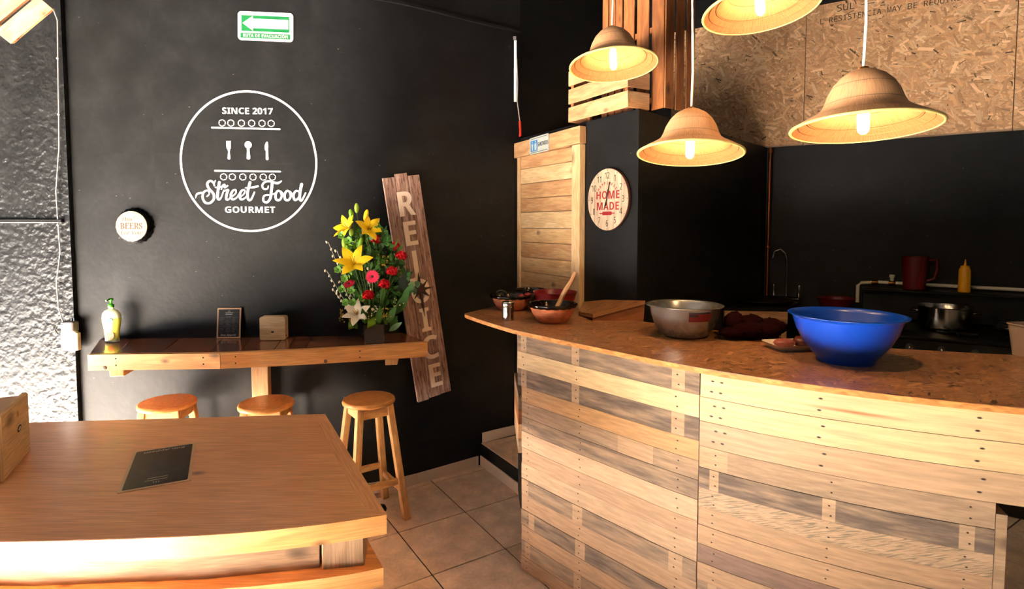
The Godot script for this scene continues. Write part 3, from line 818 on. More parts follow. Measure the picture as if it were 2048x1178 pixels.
# ------------------------------------------------------------------ big table
func build_table() -> void:
	var t := thing("dining_table", "large varnished orange-brown wooden table with thick edges and a lower ledge", "table")
	var fr := curve([Vector2(-2.05, -1.475), Vector2(-1.377, -1.475), Vector2(-0.857, -1.507), Vector2(-0.55, -1.563), Vector2(-0.37, -1.62)], 5)
	var bk := [Vector2(-0.842, -2.502), Vector2(-2.067, -2.392), Vector2(-2.48, -2.355)]
	var inset := 0.055
	# top panel inside a mitred border
	var mid := PackedVector2Array()
	var fin := []
	for i in fr.size(): fin.append(fr[i] + Vector2(-0.03 * float(i) / fr.size(), -inset))
	var last: Vector2 = fr[fr.size() - 1] + Vector2(-0.085, -0.048)
	while fin[fin.size() - 1].x > last.x - 0.01: fin.pop_back()
	fin.append(last)
	for p in fin: mid.append(p)
	mid.append_array([bk[0] + Vector2(-0.052, 0.004), bk[1], bk[2]])
	var m := MB.new(); m.prism(T(0, 0, 0), mid, 0.70, 0.75)
	obj("top_panel", m, M.varnish, t)
	m = MB.new()
	var band := PackedVector2Array()
	for p in fr: band.append(p)
	for i in range(fin.size() - 1, -1, -1): band.append(fin[i])
	m.prism(T(0, 0, 0), band, 0.70, 0.7502, Vector2.ZERO)
	obj("front_border", m, M.varnish, t)
	m = MB.new(); m.sweep(fr, 0.690, 0.7490, -0.02, 0.0025)
	obj("front_edge", m, M.varnish_edge, t)
	m = MB.new()
	var e0: Vector2 = fin[fin.size() - 1]
	m.prism(T(0, 0, 0), PackedVector2Array([fr[fr.size() - 1], bk[0], bk[0] + Vector2(-0.051, 0.004), e0]), 0.692, 0.7500, Vector2.ZERO, -1.08)
	obj("side_border", m, M.varnish, t)
	# recessed frame: corner posts, rails between, lower ledge, plinth
	var dv := Vector2(0.472, 0.882).normalized()
	var P := func(a: Vector2, fwd: float, side: float) -> Vector2: return a - dv * fwd + Vector2(-0.995, 0.09) * side
	for q in [Vector2(-0.522, -1.715), Vector2(-0.93, -2.38), Vector2(-2.0, -1.64), Vector2(-2.36, -2.31)]:
		m = MB.new(); m.box(Transform3D(upright(Vector2(0.985, -0.17)), Vector3(q.x, 0.346, q.y)), Vector3(0.125, 0.692, 0.10), 0.004)
		obj("corner_post", m, M.pine_grey, t)
	m = MB.new(); m.sweep([Vector2(-1.93, -1.585), Vector2(-1.377, -1.578), Vector2(-0.9, -1.61), Vector2(-0.586, -1.665)], 0.50, 0.692, -0.03, 0.0)
	obj("front_rail", m, M.pine_grey, t)
	m = MB.new(); m.sweep([Vector2(-2.34, -2.26), Vector2(-0.98, -2.37)], 0.50, 0.692, -0.03, 0.0)
	obj("back_rail", m, M.pine_b, t)
	m = MB.new(); m.sweep([Vector2(-0.90, -2.33), Vector2(-0.545, -1.775)], 0.50, 0.692, 0.0, 0.03)
	obj("side_rail", m, M.pine_b, t)
	var led := PackedVector2Array()
	for p in curve([Vector2(-2.05, -1.535), Vector2(-1.377, -1.53), Vector2(-0.857, -1.563), Vector2(-0.55, -1.615), Vector2(-0.392, -1.665)], 4): led.append(p)
	led.append_array([Vector2(-0.864, -2.50), Vector2(-2.48, -2.36)])
	m = MB.new(); m.prism(T(0, 0, 0), led, 0.50, 0.558)
	obj("ledge", m, M.varnish_edge, t)
	# menu card lying on the table, printed upside down to us
	var mb := Basis.from_euler(Vector3(0, PI + 0.47, 0))
	var mc := thing("menu_card", "black printed menu card lying flat on the big table", "menu", Vector3(-1.243, 0.7505, -1.955), mb)
	m = MB.new(); m.prism(T(0, 0, 0), round_rect(0.205, 0.37, 0.004), 0, 0.0016); obj("card", m, M.card_edge, mc)
	m = MB.new(); m.prism(T(0, 0, 0), round_rect(0.183, 0.345, 0.006), 0.0016, 0.0020); obj("print_panel", m, M.slate, mc)
	menu_print(mc, Transform3D(Basis(Vector3.RIGHT, Vector3.FORWARD, Vector3.UP), Vector3(0, 0.0021, 0)), 0.183, 0.345)
	# wooden napkin holder at the end of the table
	var nb := upright(Vector2(-0.46, -0.888))
	var nh := thing("napkin_holder", "large pale wooden napkin holder standing on the big table", "napkin holder", Vector3(-1.746, 0.7502, -1.954), nb)
	m = MB.new()
	m.box(T(0, 0.113, -0.011), Vector3(0.305, 0.225, 0.022), 0.006); obj("side_board", m, M.pine_c, nh)
	m = MB.new(); m.box(T(0, 0.113, -0.185), Vector3(0.305, 0.225, 0.022), 0.006); obj("side_board", m, M.pine_c, nh)
	m = MB.new(); m.box(T(0, 0.011, -0.098), Vector3(0.305, 0.022, 0.152), 0.002); obj("base_board", m, M.pine_c, nh)
	m = MB.new(); m.box(T(-0.141, 0.123, -0.098), Vector3(0.022, 0.202, 0.152), 0.003); obj("end_board", m, M.pine_c, nh)
	m = MB.new(); m.box(T(0.01, 0.205, -0.098), Vector3(0.28, 0.02, 0.152), 0.003); obj("napkin_stack", m, M.card_edge, nh)
	m = plate(TR(Vector3(0.03, 0.125, 0.0), Vector3(0, 0, 12)), ellipse(0.021, 0.0105), 0.0012); obj("oval_badge", m, M.ink, nh)
	m = plate(TR(Vector3(0.03, 0.125, 0.0012), Vector3(0, 0, 12)), ellipse(0.014, 0.005), 0.0006); obj("badge_mark", m, M.chalk, nh)
	m = MB.new(); m.blob(T(0.02, 0.18, 0.0), Vector3(0.008, 0.012, 0.003)); obj("knot", m, M.pine_b, nh)

# the menus' print: headings that can be read, the rest only as lines too small to read
func menu_print(parent: Node3D, x: Transform3D, w: float, h: float) -> void:
	var tm := text("heading", "Bon Appetit", w * 0.075, x * Transform3D(Basis(Vector3.RIGHT, Vector3(0.25, 1, 0), Vector3.BACK), Vector3(0, -h * 0.43, 0)), M.chalk, parent, "Droid Serif", false, 1.25, 0.0004)
	tm.set_meta("label", "script heading at the foot of the card")
	var m := MB.new()
	for k in 3: m.stroke(x, [Vector2(-w * 0.04 + w * 0.04 * k, h * 0.445), Vector2(-w * 0.04 + w * 0.04 * k, h * 0.415)], w * 0.012, 0.0003)
	var r := RandomNumberGenerator.new(); r.seed = 5
	for k in 2:
		var px := -w * 0.16
		while px < w * 0.14:
			var l := w * r.randf_range(0.02, 0.05)
			m.stroke(x, [Vector2(px, h * (0.37 - 0.055 * k)), Vector2(px + l, h * (0.375 - 0.055 * k))], w * 0.022, 0.0003)
			px += l + w * 0.018
	obj("emblem", m, M.chalk, parent)
	m = MB.new()
	for row in 15:
		var y := h * (0.24 - 0.04 * row)
		if row in [5, 9]:
			m.stroke(x, [Vector2(-w * 0.45, y), Vector2(w * 0.45, y)], w * 0.007, 0.0003)
			continue
		for col in 3:
			if r.randf() < 0.25: continue
			var x0 := w * (-0.43 + 0.30 * col)
			m.stroke(x, [Vector2(x0, y), Vector2(x0 + w * r.randf_range(0.08, 0.24), y)], w * 0.013, 0.0003)
	var o := obj("price_lines", m, M.chalk_dim, parent)

# ------------------------------------------------------------------ wall shelf
func build_shelf() -> void:
	var s := thing("wall_shelf", "long wall-mounted bar shelf of dark boards with thick golden edge", "shelf")
	var FL := Vector2(-2.10, -2.763); var FM := Vector2(-1.461, -2.796); var FR := Vector2(-0.462, -3.061)
	var BL := Vector2(-2.325, wall_z(-2.325) + 0.002); var BM := Vector2(-1.30, wall_z(-1.30) + 0.002); var BR := Vector2(-0.66, -3.352)
	var front := curve([FL, FM, Vector2(-0.97, -2.905), FR], 8)
	var back := curve([BL, Vector2(-1.75, wall_z(-1.75) + 0.002), BM, Vector2(-0.95, -3.255), BR], 8)
	var at := func(p: Array, f: float) -> Vector2:
		var i := int(f * (p.size() - 1)); i = min(i, p.size() - 2)
		return p[i].lerp(p[i + 1], f * (p.size() - 1) - i)
	var cuts := [0.0, 0.09, 0.19, 0.30, 0.385, 0.49, 0.535, 0.60, 0.70, 0.79, 0.89, 1.0]
	var m: MB
	for k in cuts.size() - 1:
		var a: float = cuts[k] + 0.0012; var b: float = cuts[k + 1] - 0.0012
		var q := PackedVector2Array()
		for j in 4: q.append(at.call(front, lerpf(a, b, j / 3.0)) + Vector2(0.0, -0.012))
		for j in 4: q.append(at.call(back, lerpf(b, a, j / 3.0)))
		m = MB.new(); m.prism(T(0, 0, 0), q, 0.936, 0.957 + rng.randf_range(-0.0012, 0.001), Vector2(rng.randf(), rng.randf()), PI / 2 + 0.1)
		obj("plank", m, M["shelf_dark_%d" % [0, 0, 2, 1, 0, 2, 0, 2, 0, 1, 0][k]], s)
	# two edge boards with screws
	for k in 2:
		m = MB.new(); m.sweep(curve([FL, FL.lerp(FM, 0.5), FM + Vector2(-0.0015, 0)], 3) if k == 0 else curve([FM + Vector2(0.0015, 0), Vector2(-0.97, -2.905), FR], 6), 0.880, 0.9585, -0.036, 0.0, false, Vector2(k * 0.4, 0.05 + k * 0.12))
		obj("edge_board", m, M.varnish_edge, s)
	for q in [[FL.lerp(FM, 0.21), 0.03], [FL.lerp(FM, 0.87), 0.0], [FM.lerp(Vector2(-0.97, -2.905), 0.14), 0.0], [Vector2(-0.80, -2.938), 0.0]]:
		for h in [0.938, 0.905]:
			m = MB.new(); m.blob(T(q[0].x, h, q[0].y + 0.0), Vector3(0.004, 0.004, 0.003), null, 0.0, 8, 5)
			obj("screw", m, M.ink, s)
	for q in [Vector2(-2.02, -2.766), Vector2(-0.97, -2.9035)]:
		m = MB.new(); m.blob(T(q.x, 0.892, q.y), Vector3(0.010, 0.010, 0.0015), null, 0.0, 12, 5); obj("knot", m, M.ink_brown, s)
	# end rails under the top and the tall post in the middle
	for q in [[Vector2(-1.985, -2.80), Vector2(-2.06, -3.17)], [Vector2(-0.655, -3.03), Vector2(-0.70, -3.325)]]:
		var d: Vector2 = (q[0] - q[1])
		var c: Vector2 = (q[0] + q[1]) * 0.5
		m = MB.new(); m.box(Transform3D(upright(d), Vector3(c.x, 0.888, c.y)), Vector3(d.length(), 0.096, 0.065), 0.003); obj("support_rail", m, M.pine_a, s)
	m = MB.new(); m.box(Transform3D(upright(Vector2(1, -0.12)), Vector3(-1.425, 0.468, -3.17)), Vector3(0.09, 0.936, 0.055), 0.003); obj("post", m, M.pine_a, s)
	# things on it
	var soap := thing("soap_bottle", "clear yellow soap bottle with green pump standing on the dark shelf", "soap bottle", Vector3(-2.196, 0.9585, -3.075), upright(Vector2(1, -0.05)))
	m = MB.new()
	m.lathe(T(0, 0, 0), [Vector2(0.001, 0.0), Vector2(0.034, 0.0), Vector2(0.038, 0.004), Vector2(0.037, 0.03), Vector2(0.041, 0.07), Vector2(0.048, 0.11), Vector2(0.050, 0.135), Vector2(0.046, 0.158), Vector2(0.034, 0.174), Vector2(0.018, 0.181), Vector2(0.013, 0.186), Vector2(0.012, 0.198), Vector2(0.001, 0.198)], 32, 0.55)
	obj("body", m, M.soap_clear, soap)
	m = MB.new()
	for yy in [[0.012, 0.037, 0.030], [0.03, 0.036, 0.10], [0.10, 0.046, 0.16]]: pass
	m.lathe(T(0, 0.006, 0), [Vector2(0.0365, 0.0), Vector2(0.0375, 0.025), Vector2(0.0415, 0.065), Vector2(0.0485, 0.105), Vector2(0.0502, 0.128)], 32, 0.565); obj("liquid_band", m, M.soap_body, soap)
	m = plate(T(0.000, 0.125, 0.0262), ellipse(0.024, 0.012), 0.0025); obj("oval_mark", m, M.label_blue, soap)
	m = plate(TR(Vector3(-0.004, 0.130, 0.0298), Vector3(0, 0, 18)), ellipse(0.014, 0.004), 0.0008); obj("mark_glint", m, M.label_white, soap)
	m = plate(T(0.004, 0.040, 0.0205), ellipse(0.020, 0.022), 0.0025); obj("fruit_mark", m, M.label_orange, soap)
	m = MB.new()
	m.lathe(T(0, 0.192, 0), [Vector2(0.001, 0), Vector2(0.0145, 0), Vector2(0.0145, 0.016), Vector2(0.006, 0.019), Vector2(0.0055, 0.036), Vector2(0.012, 0.038), Vector2(0.013, 0.046), Vector2(0.008, 0.050), Vector2(0.001, 0.050)], 20)
	m.tube([Vector3(0, 0.235, 0), Vector3(0.0, 0.235, 0.02), Vector3(-0.004, 0.231, 0.034)], 0.0045)
	obj("pump", m, M.pump_green, soap)
	var mb := upright(Vector2(1, -0.065)) * Basis.from_euler(Vector3(-0.14, 0, 0))
	var mc := thing("menu_card", "small framed black menu card leaning on the wall above the dark shelf", "menu", Vector3(-1.607, 0.9585, -3.172), mb)
	m = plate(T(0, 0.086, -0.002), round_rect(0.131, 0.172, 0.003), 0.004); obj("card", m, M.card_edge, mc)
	m = plate(T(0, 0.086, 0.002), round_rect(0.115, 0.156, 0.003), 0.0006); obj("print_panel", m, M.slate, mc)
	menu_print(mc, T(0, 0.086, 0.0027), 0.115, 0.156)
	var nh := thing("napkin_holder", "small square wooden napkin holder standing on the dark shelf", "napkin holder", Vector3(-1.338, 0.9585, -3.15), upright(Vector2(1, -0.12)))
	m = plate(T(0, 0.066, 0.018), round_rect(0.137, 0.131, 0.012), 0.012); obj("side_board", m, M.pine_c, nh)
	m = plate(T(0, 0.066, -0.03), round_rect(0.137, 0.131, 0.012), 0.012); obj("side_board", m, M.pine_c, nh)
	m = MB.new(); m.box(T(0, 0.007, 0), Vector3(0.12, 0.012, 0.036), 0.002); obj("base_board", m, M.pine_c, nh)
	m = MB.new(); m.box(T(0, 0.068, 0), Vector3(0.124, 0.108, 0.034), 0.004); obj("napkin_stack", m, M.card_edge, nh)
	m = plate(T(0.0, 0.046, 0.030), ellipse(0.0085, 0.0045), 0.001); obj("oval_badge", m, M.ink, nh)
	m = MB.new(); m.blob(T(0.07, 0.024, 0.02), Vector3(0.004, 0.004, 0.004), null, 0, 8, 5); obj("screw", m, M.steel, nh)

# ------------------------------------------------------------------ stools
func build_stools() -> void:
	var s := thing("bar_stool", "round wooden bar stool beside the big table, legs and floor in view", "bar stool", Vector3(-0.78, 0, -3.03), Basis.from_euler(Vector3(0, 0.62, 0)), "wooden bar stools under the wall shelf")
	var m := MB.new()
	m.lathe(T(0, 0.632, 0), [Vector2(0.001, 0), Vector2(0.130, 0), Vector2(0.139, 0.005), Vector2(0.141, 0.014), Vector2(0.138, 0.024), Vector2(0.131, 0.029), Vector2(0.001, 0.030)], 40)
	obj("seat", m, M.stool_wood, s)
	var feet := []
	for k in 4:
		var d := Vector3([1, -1, -1, 1][k], 0, [1, 1, -1, -1][k])
		var a := d * 0.082 + Vector3(0, 0.634, 0)
		var b := d * 0.147
		feet.append([a, b])
		m = MB.new()
		var ax := (a - b)
		var z := ax.normalized(); var xx := Vector3(1, 0, 0); var yy := z.cross(xx).normalized(); xx = yy.cross(z)
		m.box(Transform3D(Basis(xx, z, xx.cross(z)), (a + b) * 0.5), Vector3(0.036, ax.length(), 0.036), 0.003, Vector2(k * 0.2, k * 0.07))
		obj("leg", m, M.stool_leg, s)
	for k in 4:
		var h := 0.215 if k % 2 == 0 else 0.165
		var f := h / 0.634
		var p: Vector3 = feet[k][1].lerp(feet[k][0], f); var q: Vector3 = feet[(k + 1) % 4][1].lerp(feet[(k + 1) % 4][0], f)
		m = MB.new(); m.box(Transform3D(Basis(Vector3.UP, (q - p).angle_to(Vector3.RIGHT) if k % 2 == 0 else PI / 2), (p + q) * 0.5), Vector3((q - p).length() - 0.034, 0.034, 0.02), 0.002)
		obj("stretcher", m, M.stool_leg, s)
		p = feet[k][1].lerp(feet[k][0], 0.945); q = feet[(k + 1) % 4][1].lerp(feet[(k + 1) % 4][0], 0.945)
		m = MB.new(); m.box(Transform3D(Basis(Vector3.UP, (q - p).angle_to(Vector3.RIGHT) if k % 2 == 0 else PI / 2), (p + q) * 0.5), Vector3((q - p).length() - 0.034, 0.05, 0.018), 0.002)
		obj("apron", m, M.stool_leg, s)
	again(s, "bar_stool", "round wooden bar stool standing before the shelf post", Vector3(-1.308, 0, -2.96), Basis.from_euler(Vector3(0, 0.1, 0)))
	again(s, "bar_stool", "round wooden bar stool below the soap bottle and the shelf's pale end", Vector3(-1.843, 0, -2.975), Basis.from_euler(Vector3(0, 0.1, 0)))
	m = MB.new(); m.lathe(T(-0.735, 0.0, -3.08), [Vector2(0.001, 0.0), Vector2(0.03, 0.0), Vector2(0.034, 0.012), Vector2(0.026, 0.03), Vector2(0.001, 0.034)], 18)
	tag(obj("floor_cap", m, M.black_plastic), "small black rounded cap lying on the floor below the bar stool", "cap")

# ------------------------------------------------------------------ things on the black wall
func build_wall_things() -> void:
	var m: MB
	# painted emblem
	var lx := on_wall(-1.484, 1.957, 0.0008)
	var e := thing("wall_emblem", "white round restaurant emblem painted on the black wall", "wall emblem", lx.origin, lx.basis)
	m = MB.new()
	var ring := []
	for k in 25: ring.append(Vector2(cos(TAU * k / 24 + 0.3) * 0.372, sin(TAU * k / 24 + 0.3) * 0.391))
	m.stroke(Transform3D.IDENTITY, ring, 0.0115); obj("ring", m, M.white_paint, e)
	text("lettering", "SINCE 2017", 0.0345, T(-0.002, 0.282, 0), M.white_paint, e, "Droid Sans", true, 1.08)
	text("lettering", "GOURMET", 0.034, T(-0.003, -0.271, 0), M.white_paint, e, "Droid Sans", true, 1.22)
	for q in [[-0.198, 0.188, 0.173, 0.183], [-0.188, -0.052, 0.170, -0.055]]:
		m = MB.new(); m.stroke(Transform3D.IDENTITY, [Vector2(q[0], q[1]), Vector2(q[2], q[3])], 0.0092); obj("bar_line", m, M.white_paint, e)
	for row in 2:
		for k in 6:
			var c := Vector2(-0.142 + [0.0, 0.0475, 0.105, 0.161, 0.218, 0.268][k], 0.2145 if row == 0 else -0.086)
			m = MB.new()
			var start := 0.5 if row == 0 else 1.4
			for j in 6: # broken curls round each ball
				var a := start + TAU * j / 6.0
				m.stroke(T(c.x, c.y, 0), [Vector2.from_angle(a) * 0.0185, Vector2.from_angle(a + 0.45) * 0.0165, Vector2.from_angle(a + 0.9) * 0.0185], [0.003, 0.0062, 0.003])
			obj("ball_mark", m, M.white_paint, e)
	# cutlery marks
	m = MB.new()
	m.stroke(T(-0.110, 0.064, 0), [Vector2(0, 0.012), Vector2(0.001, -0.01), Vector2(0.0, -0.045)], [0.020, 0.0085, 0.0165])
	for k in 4: m.stroke(T(-0.110, 0.064, 0), [Vector2(-0.0095 + 0.0064 * k, 0.01), Vector2(-0.0105 + 0.007 * k, 0.049)], 0.0045)
	m.stroke(T(-0.110, 0.064, 0), [Vector2(-0.006, 0.022), Vector2(0.006, 0.022)], 0.014); obj("fork_mark", m, M.white_paint, e)
	m = plate(T(-0.003, 0.094, 0), ellipse(0.0195, 0.0205), 0.0015)
	m.stroke(T(-0.003, 0.064, 0), [Vector2(0, 0.02), Vector2(0.0, -0.005), Vector2(0.0, -0.042)], [0.017, 0.014, 0.021]); obj("spoon_mark", m, M.white_paint, e)
	m = MB.new()
	m.stroke(T(0.097, 0.064, 0), [Vector2(0.004, 0.044), Vector2(0.0005, 0.025), Vector2(0.0, 0.004)], [0.010, 0.020, 0.017])
	m.stroke(T(0.097, 0.064, 0), [Vector2(0.004, 0.045), Vector2(0.003, 0.0), Vector2(0.003, -0.047)], [0.008, 0.012, 0.0155]); obj("knife_mark", m, M.white_paint, e)
	# brush script, each stroke drawn by hand in letter units
	var k8 := 0.000324
	var S := func(pts: Array, w) -> void:
		var q := []
		for p in pts: q.append(Vector2((p.x - 1003.0) * k8, (p.y * -1.0 + 105.0) * k8 - 0.1085))
		var ww = []
		for i in pts.size(): ww.append((w[i] if w is Array else w) * k8)
		var mm := MB.new(); mm.stroke(Transform3D.IDENTITY, q, ww)
		obj("script_stroke", mm, M.white_paint, e)
	S.call([Vector2(80, 405), Vector2(110, 335), Vector2(190, 315), Vector2(215, 345)], [12, 34, 34, 14])
	S.call([Vector2(275, 375), Vector2(315, 330), Vector2(290, 275), Vector2(225, 300), Vector2(200, 390), Vector2(240, 480), Vector2(320, 490), Vector2(388, 420), Vector2(385, 330), Vector2(315, 245), Vector2(285, 160), Vector2(330, 108), Vector2(385, 130), Vector2(405, 190)], [22, 22, 24, 34, 38, 38, 36, 40, 42, 42, 40, 34, 36, 26])
	S.call([Vector2(425, 100), Vector2(405, 140)], [18, 24])
	S.call([Vector2(490, 130), Vector2(460, 300), Vector2(455, 400), Vector2(480, 430), Vector2(520, 380), Vector2(560, 270)], [46, 46, 44, 32, 24, 24])
	S.call([Vector2(420, 220), Vector2(500, 212), Vector2(560, 205)], [20, 28, 24])
	S.call([Vector2(520, 250), Vector2(540, 190), Vector2(580, 170), Vector2(575, 220), Vector2(625, 190)], [24, 26, 28, 30, 30])
	S.call([Vector2(560, 285), Vector2(635, 260), Vector2(610, 330), Vector2(600, 420), Vector2(640, 425), Vector2(690, 360)], [24, 34, 42, 40, 26, 22])
	for dx in [0.0, 148.0]:
		S.call([Vector2(690 + dx, 385), Vector2(760 + dx, 320), Vector2(765 + dx, 262), Vector2(715 + dx, 275), Vector2(680 + dx, 350), Vector2(700 + dx, 425), Vector2(770 + dx, 400), Vector2(820 + dx, 330)], [22, 24, 26, 34, 44, 38, 26, 22])
	S.call([Vector2(1010, 130), Vector2(965, 300), Vector2(970, 420), Vector2(1020, 425), Vector2(1080, 300)], [48, 46, 42, 34, 26])
	S.call([Vector2(930, 225), Vector2(1060, 215), Vector2(1140, 195)], [20, 34, 36])
	S.call([Vector2(1320, 190), Vector2(1300, 240), Vector2(1240, 240), Vector2(1218, 180), Vector2(1265, 120), Vector2(1350, 110), Vector2(1470, 140), Vector2(1545, 105)], [18, 26, 32, 36, 34, 34, 44, 22])
	S.call([Vector2(1390, 130), Vector2(1370, 270), Vector2(1350, 400), Vector2(1290, 475), Vector2(1230, 450), Vector2(1240, 370), Vector2(1300, 345), Vector2(1350, 350), Vector2(1420, 320)], [48, 46, 44, 38, 36, 34, 28, 26, 22])
	for dx in [0.0, 155.0]:
		S.call([Vector2(1530 + dx, 290), Vector2(1480 + dx, 275), Vector2(1440 + dx, 340), Vector2(1450 + dx, 425), Vector2(1510 + dx, 430), Vector2(1545 + dx, 360), Vector2(1525 + dx, 285), Vector2(1580 + dx, 340)], [32, 34, 42, 42, 36, 36, 34, 22])
	S.call([Vector2(1850, 290), Vector2(1790, 275), Vector2(1745, 350), Vector2(1765, 430), Vector2(1820, 410), Vector2(1865, 330)], [30, 34, 42, 42, 34, 30])
	S.call([Vector2(1890, 160), Vector2(1860, 300), Vector2(1855, 420), Vector2(1890, 435), Vector2(1955, 310)], [54, 48, 44, 34, 26])
	# evacuation sign
	var sx := on_wall(-1.375, 2.7055, 0.001)
	sx.basis = sx.basis * Basis.from_euler(Vector3(0, 0, -0.02))
	var g := thing("evacuation_sign", "green and white evacuation arrow sign high on the black wall", "sign", sx.origin, sx.basis)
	m = plate(T(0, 0, 0), round_rect(0.302, 0.158, 0.02), 0.004); obj("plate", m, M.sign_white, g)
	m = plate(T(-0.001, 0.0145, 0.004), round_rect(0.26, 0.086, 0.002), 0.0006); obj("green_panel", m, M.sign_green, g)
	m = plate(T(-0.001, -0.0525, 0.004), round_rect(0.27, 0.027, 0.002), 0.0006); obj("green_strip", m, M.sign_green, g)
	m = plate(T(0, 0.0145, 0.0046), PackedVector2Array([Vector2(-0.126, 0), Vector2(-0.068, 0.041), Vector2(-0.068, 0.026), Vector2(0.124, 0.026), Vector2(0.124, -0.026), Vector2(-0.068, -0.026), Vector2(-0.068, -0.041)]), 0.0006); obj("arrow", m, M.sign_white, g)
	text("lettering", "RUTA DE EVACUACIÓN", 0.0165, T(0, -0.0525, 0.0048), M.sign_white, g, "Droid Sans", true, 1.0, 0.0006)
	# crown-cap sign
	var cx := on_wall(-2.112, 1.594, 0.0)
	var cs := thing("crown_cap_sign", "cream bottle-cap sign with dark crimped rim hung on the wall", "sign", cx.origin, cx.basis)
	m = MB.new()
	var tilt := Transform3D(Basis(Vector3.RIGHT, Vector3.BACK, Vector3.DOWN), Vector3.ZERO)
	m.lathe(tilt, [Vector2(0.099, 0.004), Vector2(0.1, 0.006), Vector2(0.093, 0.022), Vector2(0.087, 0.034), Vector2(0.083, 0.038), Vector2(0.001, 0.038)], 84, 1.0, 0.035, 21); obj("crimped_rim", m, M.cap_rim, cs)
	m = MB.new(); m.lathe(tilt, [Vector2(0.0835, 0.0375), Vector2(0.082, 0.0405), Vector2(0.001, 0.0405)], 48); obj("face", m, M.cap_face, cs)
	m = MB.new(); var rr := []
	for k in 25: rr.append(Vector2.from_angle(TAU * k / 24) * 0.0745)
	m.stroke(T(0, 0, 0.0405), rr, 0.0018, 0.0004); obj("print_ring", m, M.ink_brown, cs)
	var ital := Basis(Vector3.RIGHT, Vector3(0.25, 1, 0), Vector3.BACK)
	text("lettering", "BEERS", 0.034, T(0, 0.0, 0.0412), M.ink_brown, cs, "Droid Serif", true, 0.78, 0.0006)
	text("lettering", "This", 0.019, Transform3D(ital, Vector3(-0.022, 0.037, 0.0412)), M.ink_brown, cs, "Droid Serif", false, 1.1, 0.0006)
	text("lettering", "For You!", 0.019, Transform3D(ital, Vector3(0.002, -0.038, 0.0412)), M.ink_brown, cs, "Droid Serif", false, 1.1, 0.0006)
	m = MB.new(); m.stroke(T(0.024, 0.046, 0.0405), [Vector2(-0.008, -0.008), Vector2(-0.006, 0.008), Vector2(0.004, 0.01), Vector2(0.0, 0.0), Vector2(0.012, -0.006), Vector2(0.02, 0.004)], 0.002, 0.0004); obj("flourish", m, M.ink_brown, cs)
	# leaning plank sign with raised letters
	var sd := Vector2(0.87, -0.493)
	var sb := upright(sd) * Basis.from_euler(Vector3(0, 0, 0.148))
	var so := Vector3(-0.563, 1.215, -3.365)
	var sg := thing("plank_sign", "tall weathered plank sign spelling REJOICE tilted on the black wall", "sign", so, sb)
	for k in 3:
		m = MB.new(); m.box(T(-0.074 + 0.074 * k, [0.0, 0.012, 0.004][k], [0.0, 0.004, 0.001][k]), Vector3(0.0725, [1.352, 1.36, 1.34][k], 0.02), 0.002, Vector2(0, 0))
		# grain runs down the board
		obj("plank", m, M["sign_board_%d" % k], sg)
	var L := "REJOICE"
	for k in 7:
		var cap := 0.142
		text("letter", L[k], cap, T(-0.004 + 0.004 * k, 0.512 - 0.1755 * k, 0.0155), M.letter_cream, sg, "Droid Sans", true, 0.92, 0.003)
	m = MB.new()
	var star := PackedVector2Array()
	for k in 16:
		var rad: float = 0.022 if k % 2 else [0.105, 0.07, 0.085, 0.07, 0.165, 0.07, 0.085, 0.07][k / 2]
		var an := PI / 2 - TAU * k / 16.0
		star.append(Vector2.from_angle(an) * rad)
	plate(T(0.01, 0.0, 0.02), star, 0.006, m); obj("star", m, M.star_brown, sg)
	# crate fixed cornerwise to the older wall
	var cb := Basis.from_euler(Vector3(0.26, 0.62, 0)) * Basis.from_euler(Vector3(0, 0, 0.86))
	var cr := thing("fruit_crate", "slatted fruit crate hung cornerwise high on the rough black wall", "crate", Vector3(-2.348, 2.572, -2.83), cb)
	for k in 5:
		m = MB.new(); m.box(T(0.0, 0.037 + 0.087 * k, 0.055), Vector3(0.252, 0.071, 0.008), 0.0015, Vector2(k * 0.3, k * 0.1)); obj("slat", m, M.crate_wood, cr)
		m = MB.new(); m.box(T(0.0, 0.037 + 0.087 * k, -0.063), Vector3(0.252, 0.071, 0.008), 0.0015, Vector2(k * 0.2, k * 0.13)); obj("slat", m, M.crate_wood, cr)
	for sxx in [-1, 1]:
		for k in 5:
			m = MB.new(); m.box(T(0.122 * sxx, 0.037 + 0.087 * k, -0.004), Vector3(0.008, 0.071, 0.108), 0.0015, Vector2(k * 0.2, 0.1)); obj("slat", m, M.crate_wood, cr)
		for zz in [-1, 1]:
			m = MB.new(); m.box(T(0.104 * sxx, 0.215, -0.004 + 0.044 * zz), Vector3(0.028, 0.43, 0.018), 0.002); obj("corner_post", m, M.crate_brown, cr)
	# cable clipped down the corner, with its adaptor and socket box
	m = MB.new()
	var path := []
	for q in [[-2.40, 2.76, -3.055], [-2.383, 2.70, -3.06], [-2.392, 2.50, -3.062], [-2.40, 2.2, -3.062], [-2.405, 2.02, -3.06], [-2.432, 1.78, -3.06], [-2.428, 1.6, -3.06], [-2.424, 1.45, -3.06], [-2.45, 1.28, -3.058], [-2.442, 1.14, -3.055], [-2.424, 1.085, -3.05], [-2.41, 1.06, -3.045]]: path.append(Vector3((q[0] - 0.028) * 1.015, q[1], (q[2] + 0.002) * 1.0165))
	m.tube(path, 0.0032, 6)
	var cab := obj("cable", m, M.cable)
	tag(cab, "thin grey cable clipped down the corner of the black wall", "cable")
	for k in [2, 3, 6, 9]:
		m = MB.new(); m.blob(Transform3D(Basis.IDENTITY, path[k] + Vector3(0, 0, 0.003)), Vector3(0.0065, 0.006, 0.005), null, 0, 8, 6); obj("clip", m, M.white_plastic, cab)
	var so2 := thing("socket_box", "white surface socket box at the corner beside the shelf end", "socket", Vector3(-2.452, 0.905, -3.105))
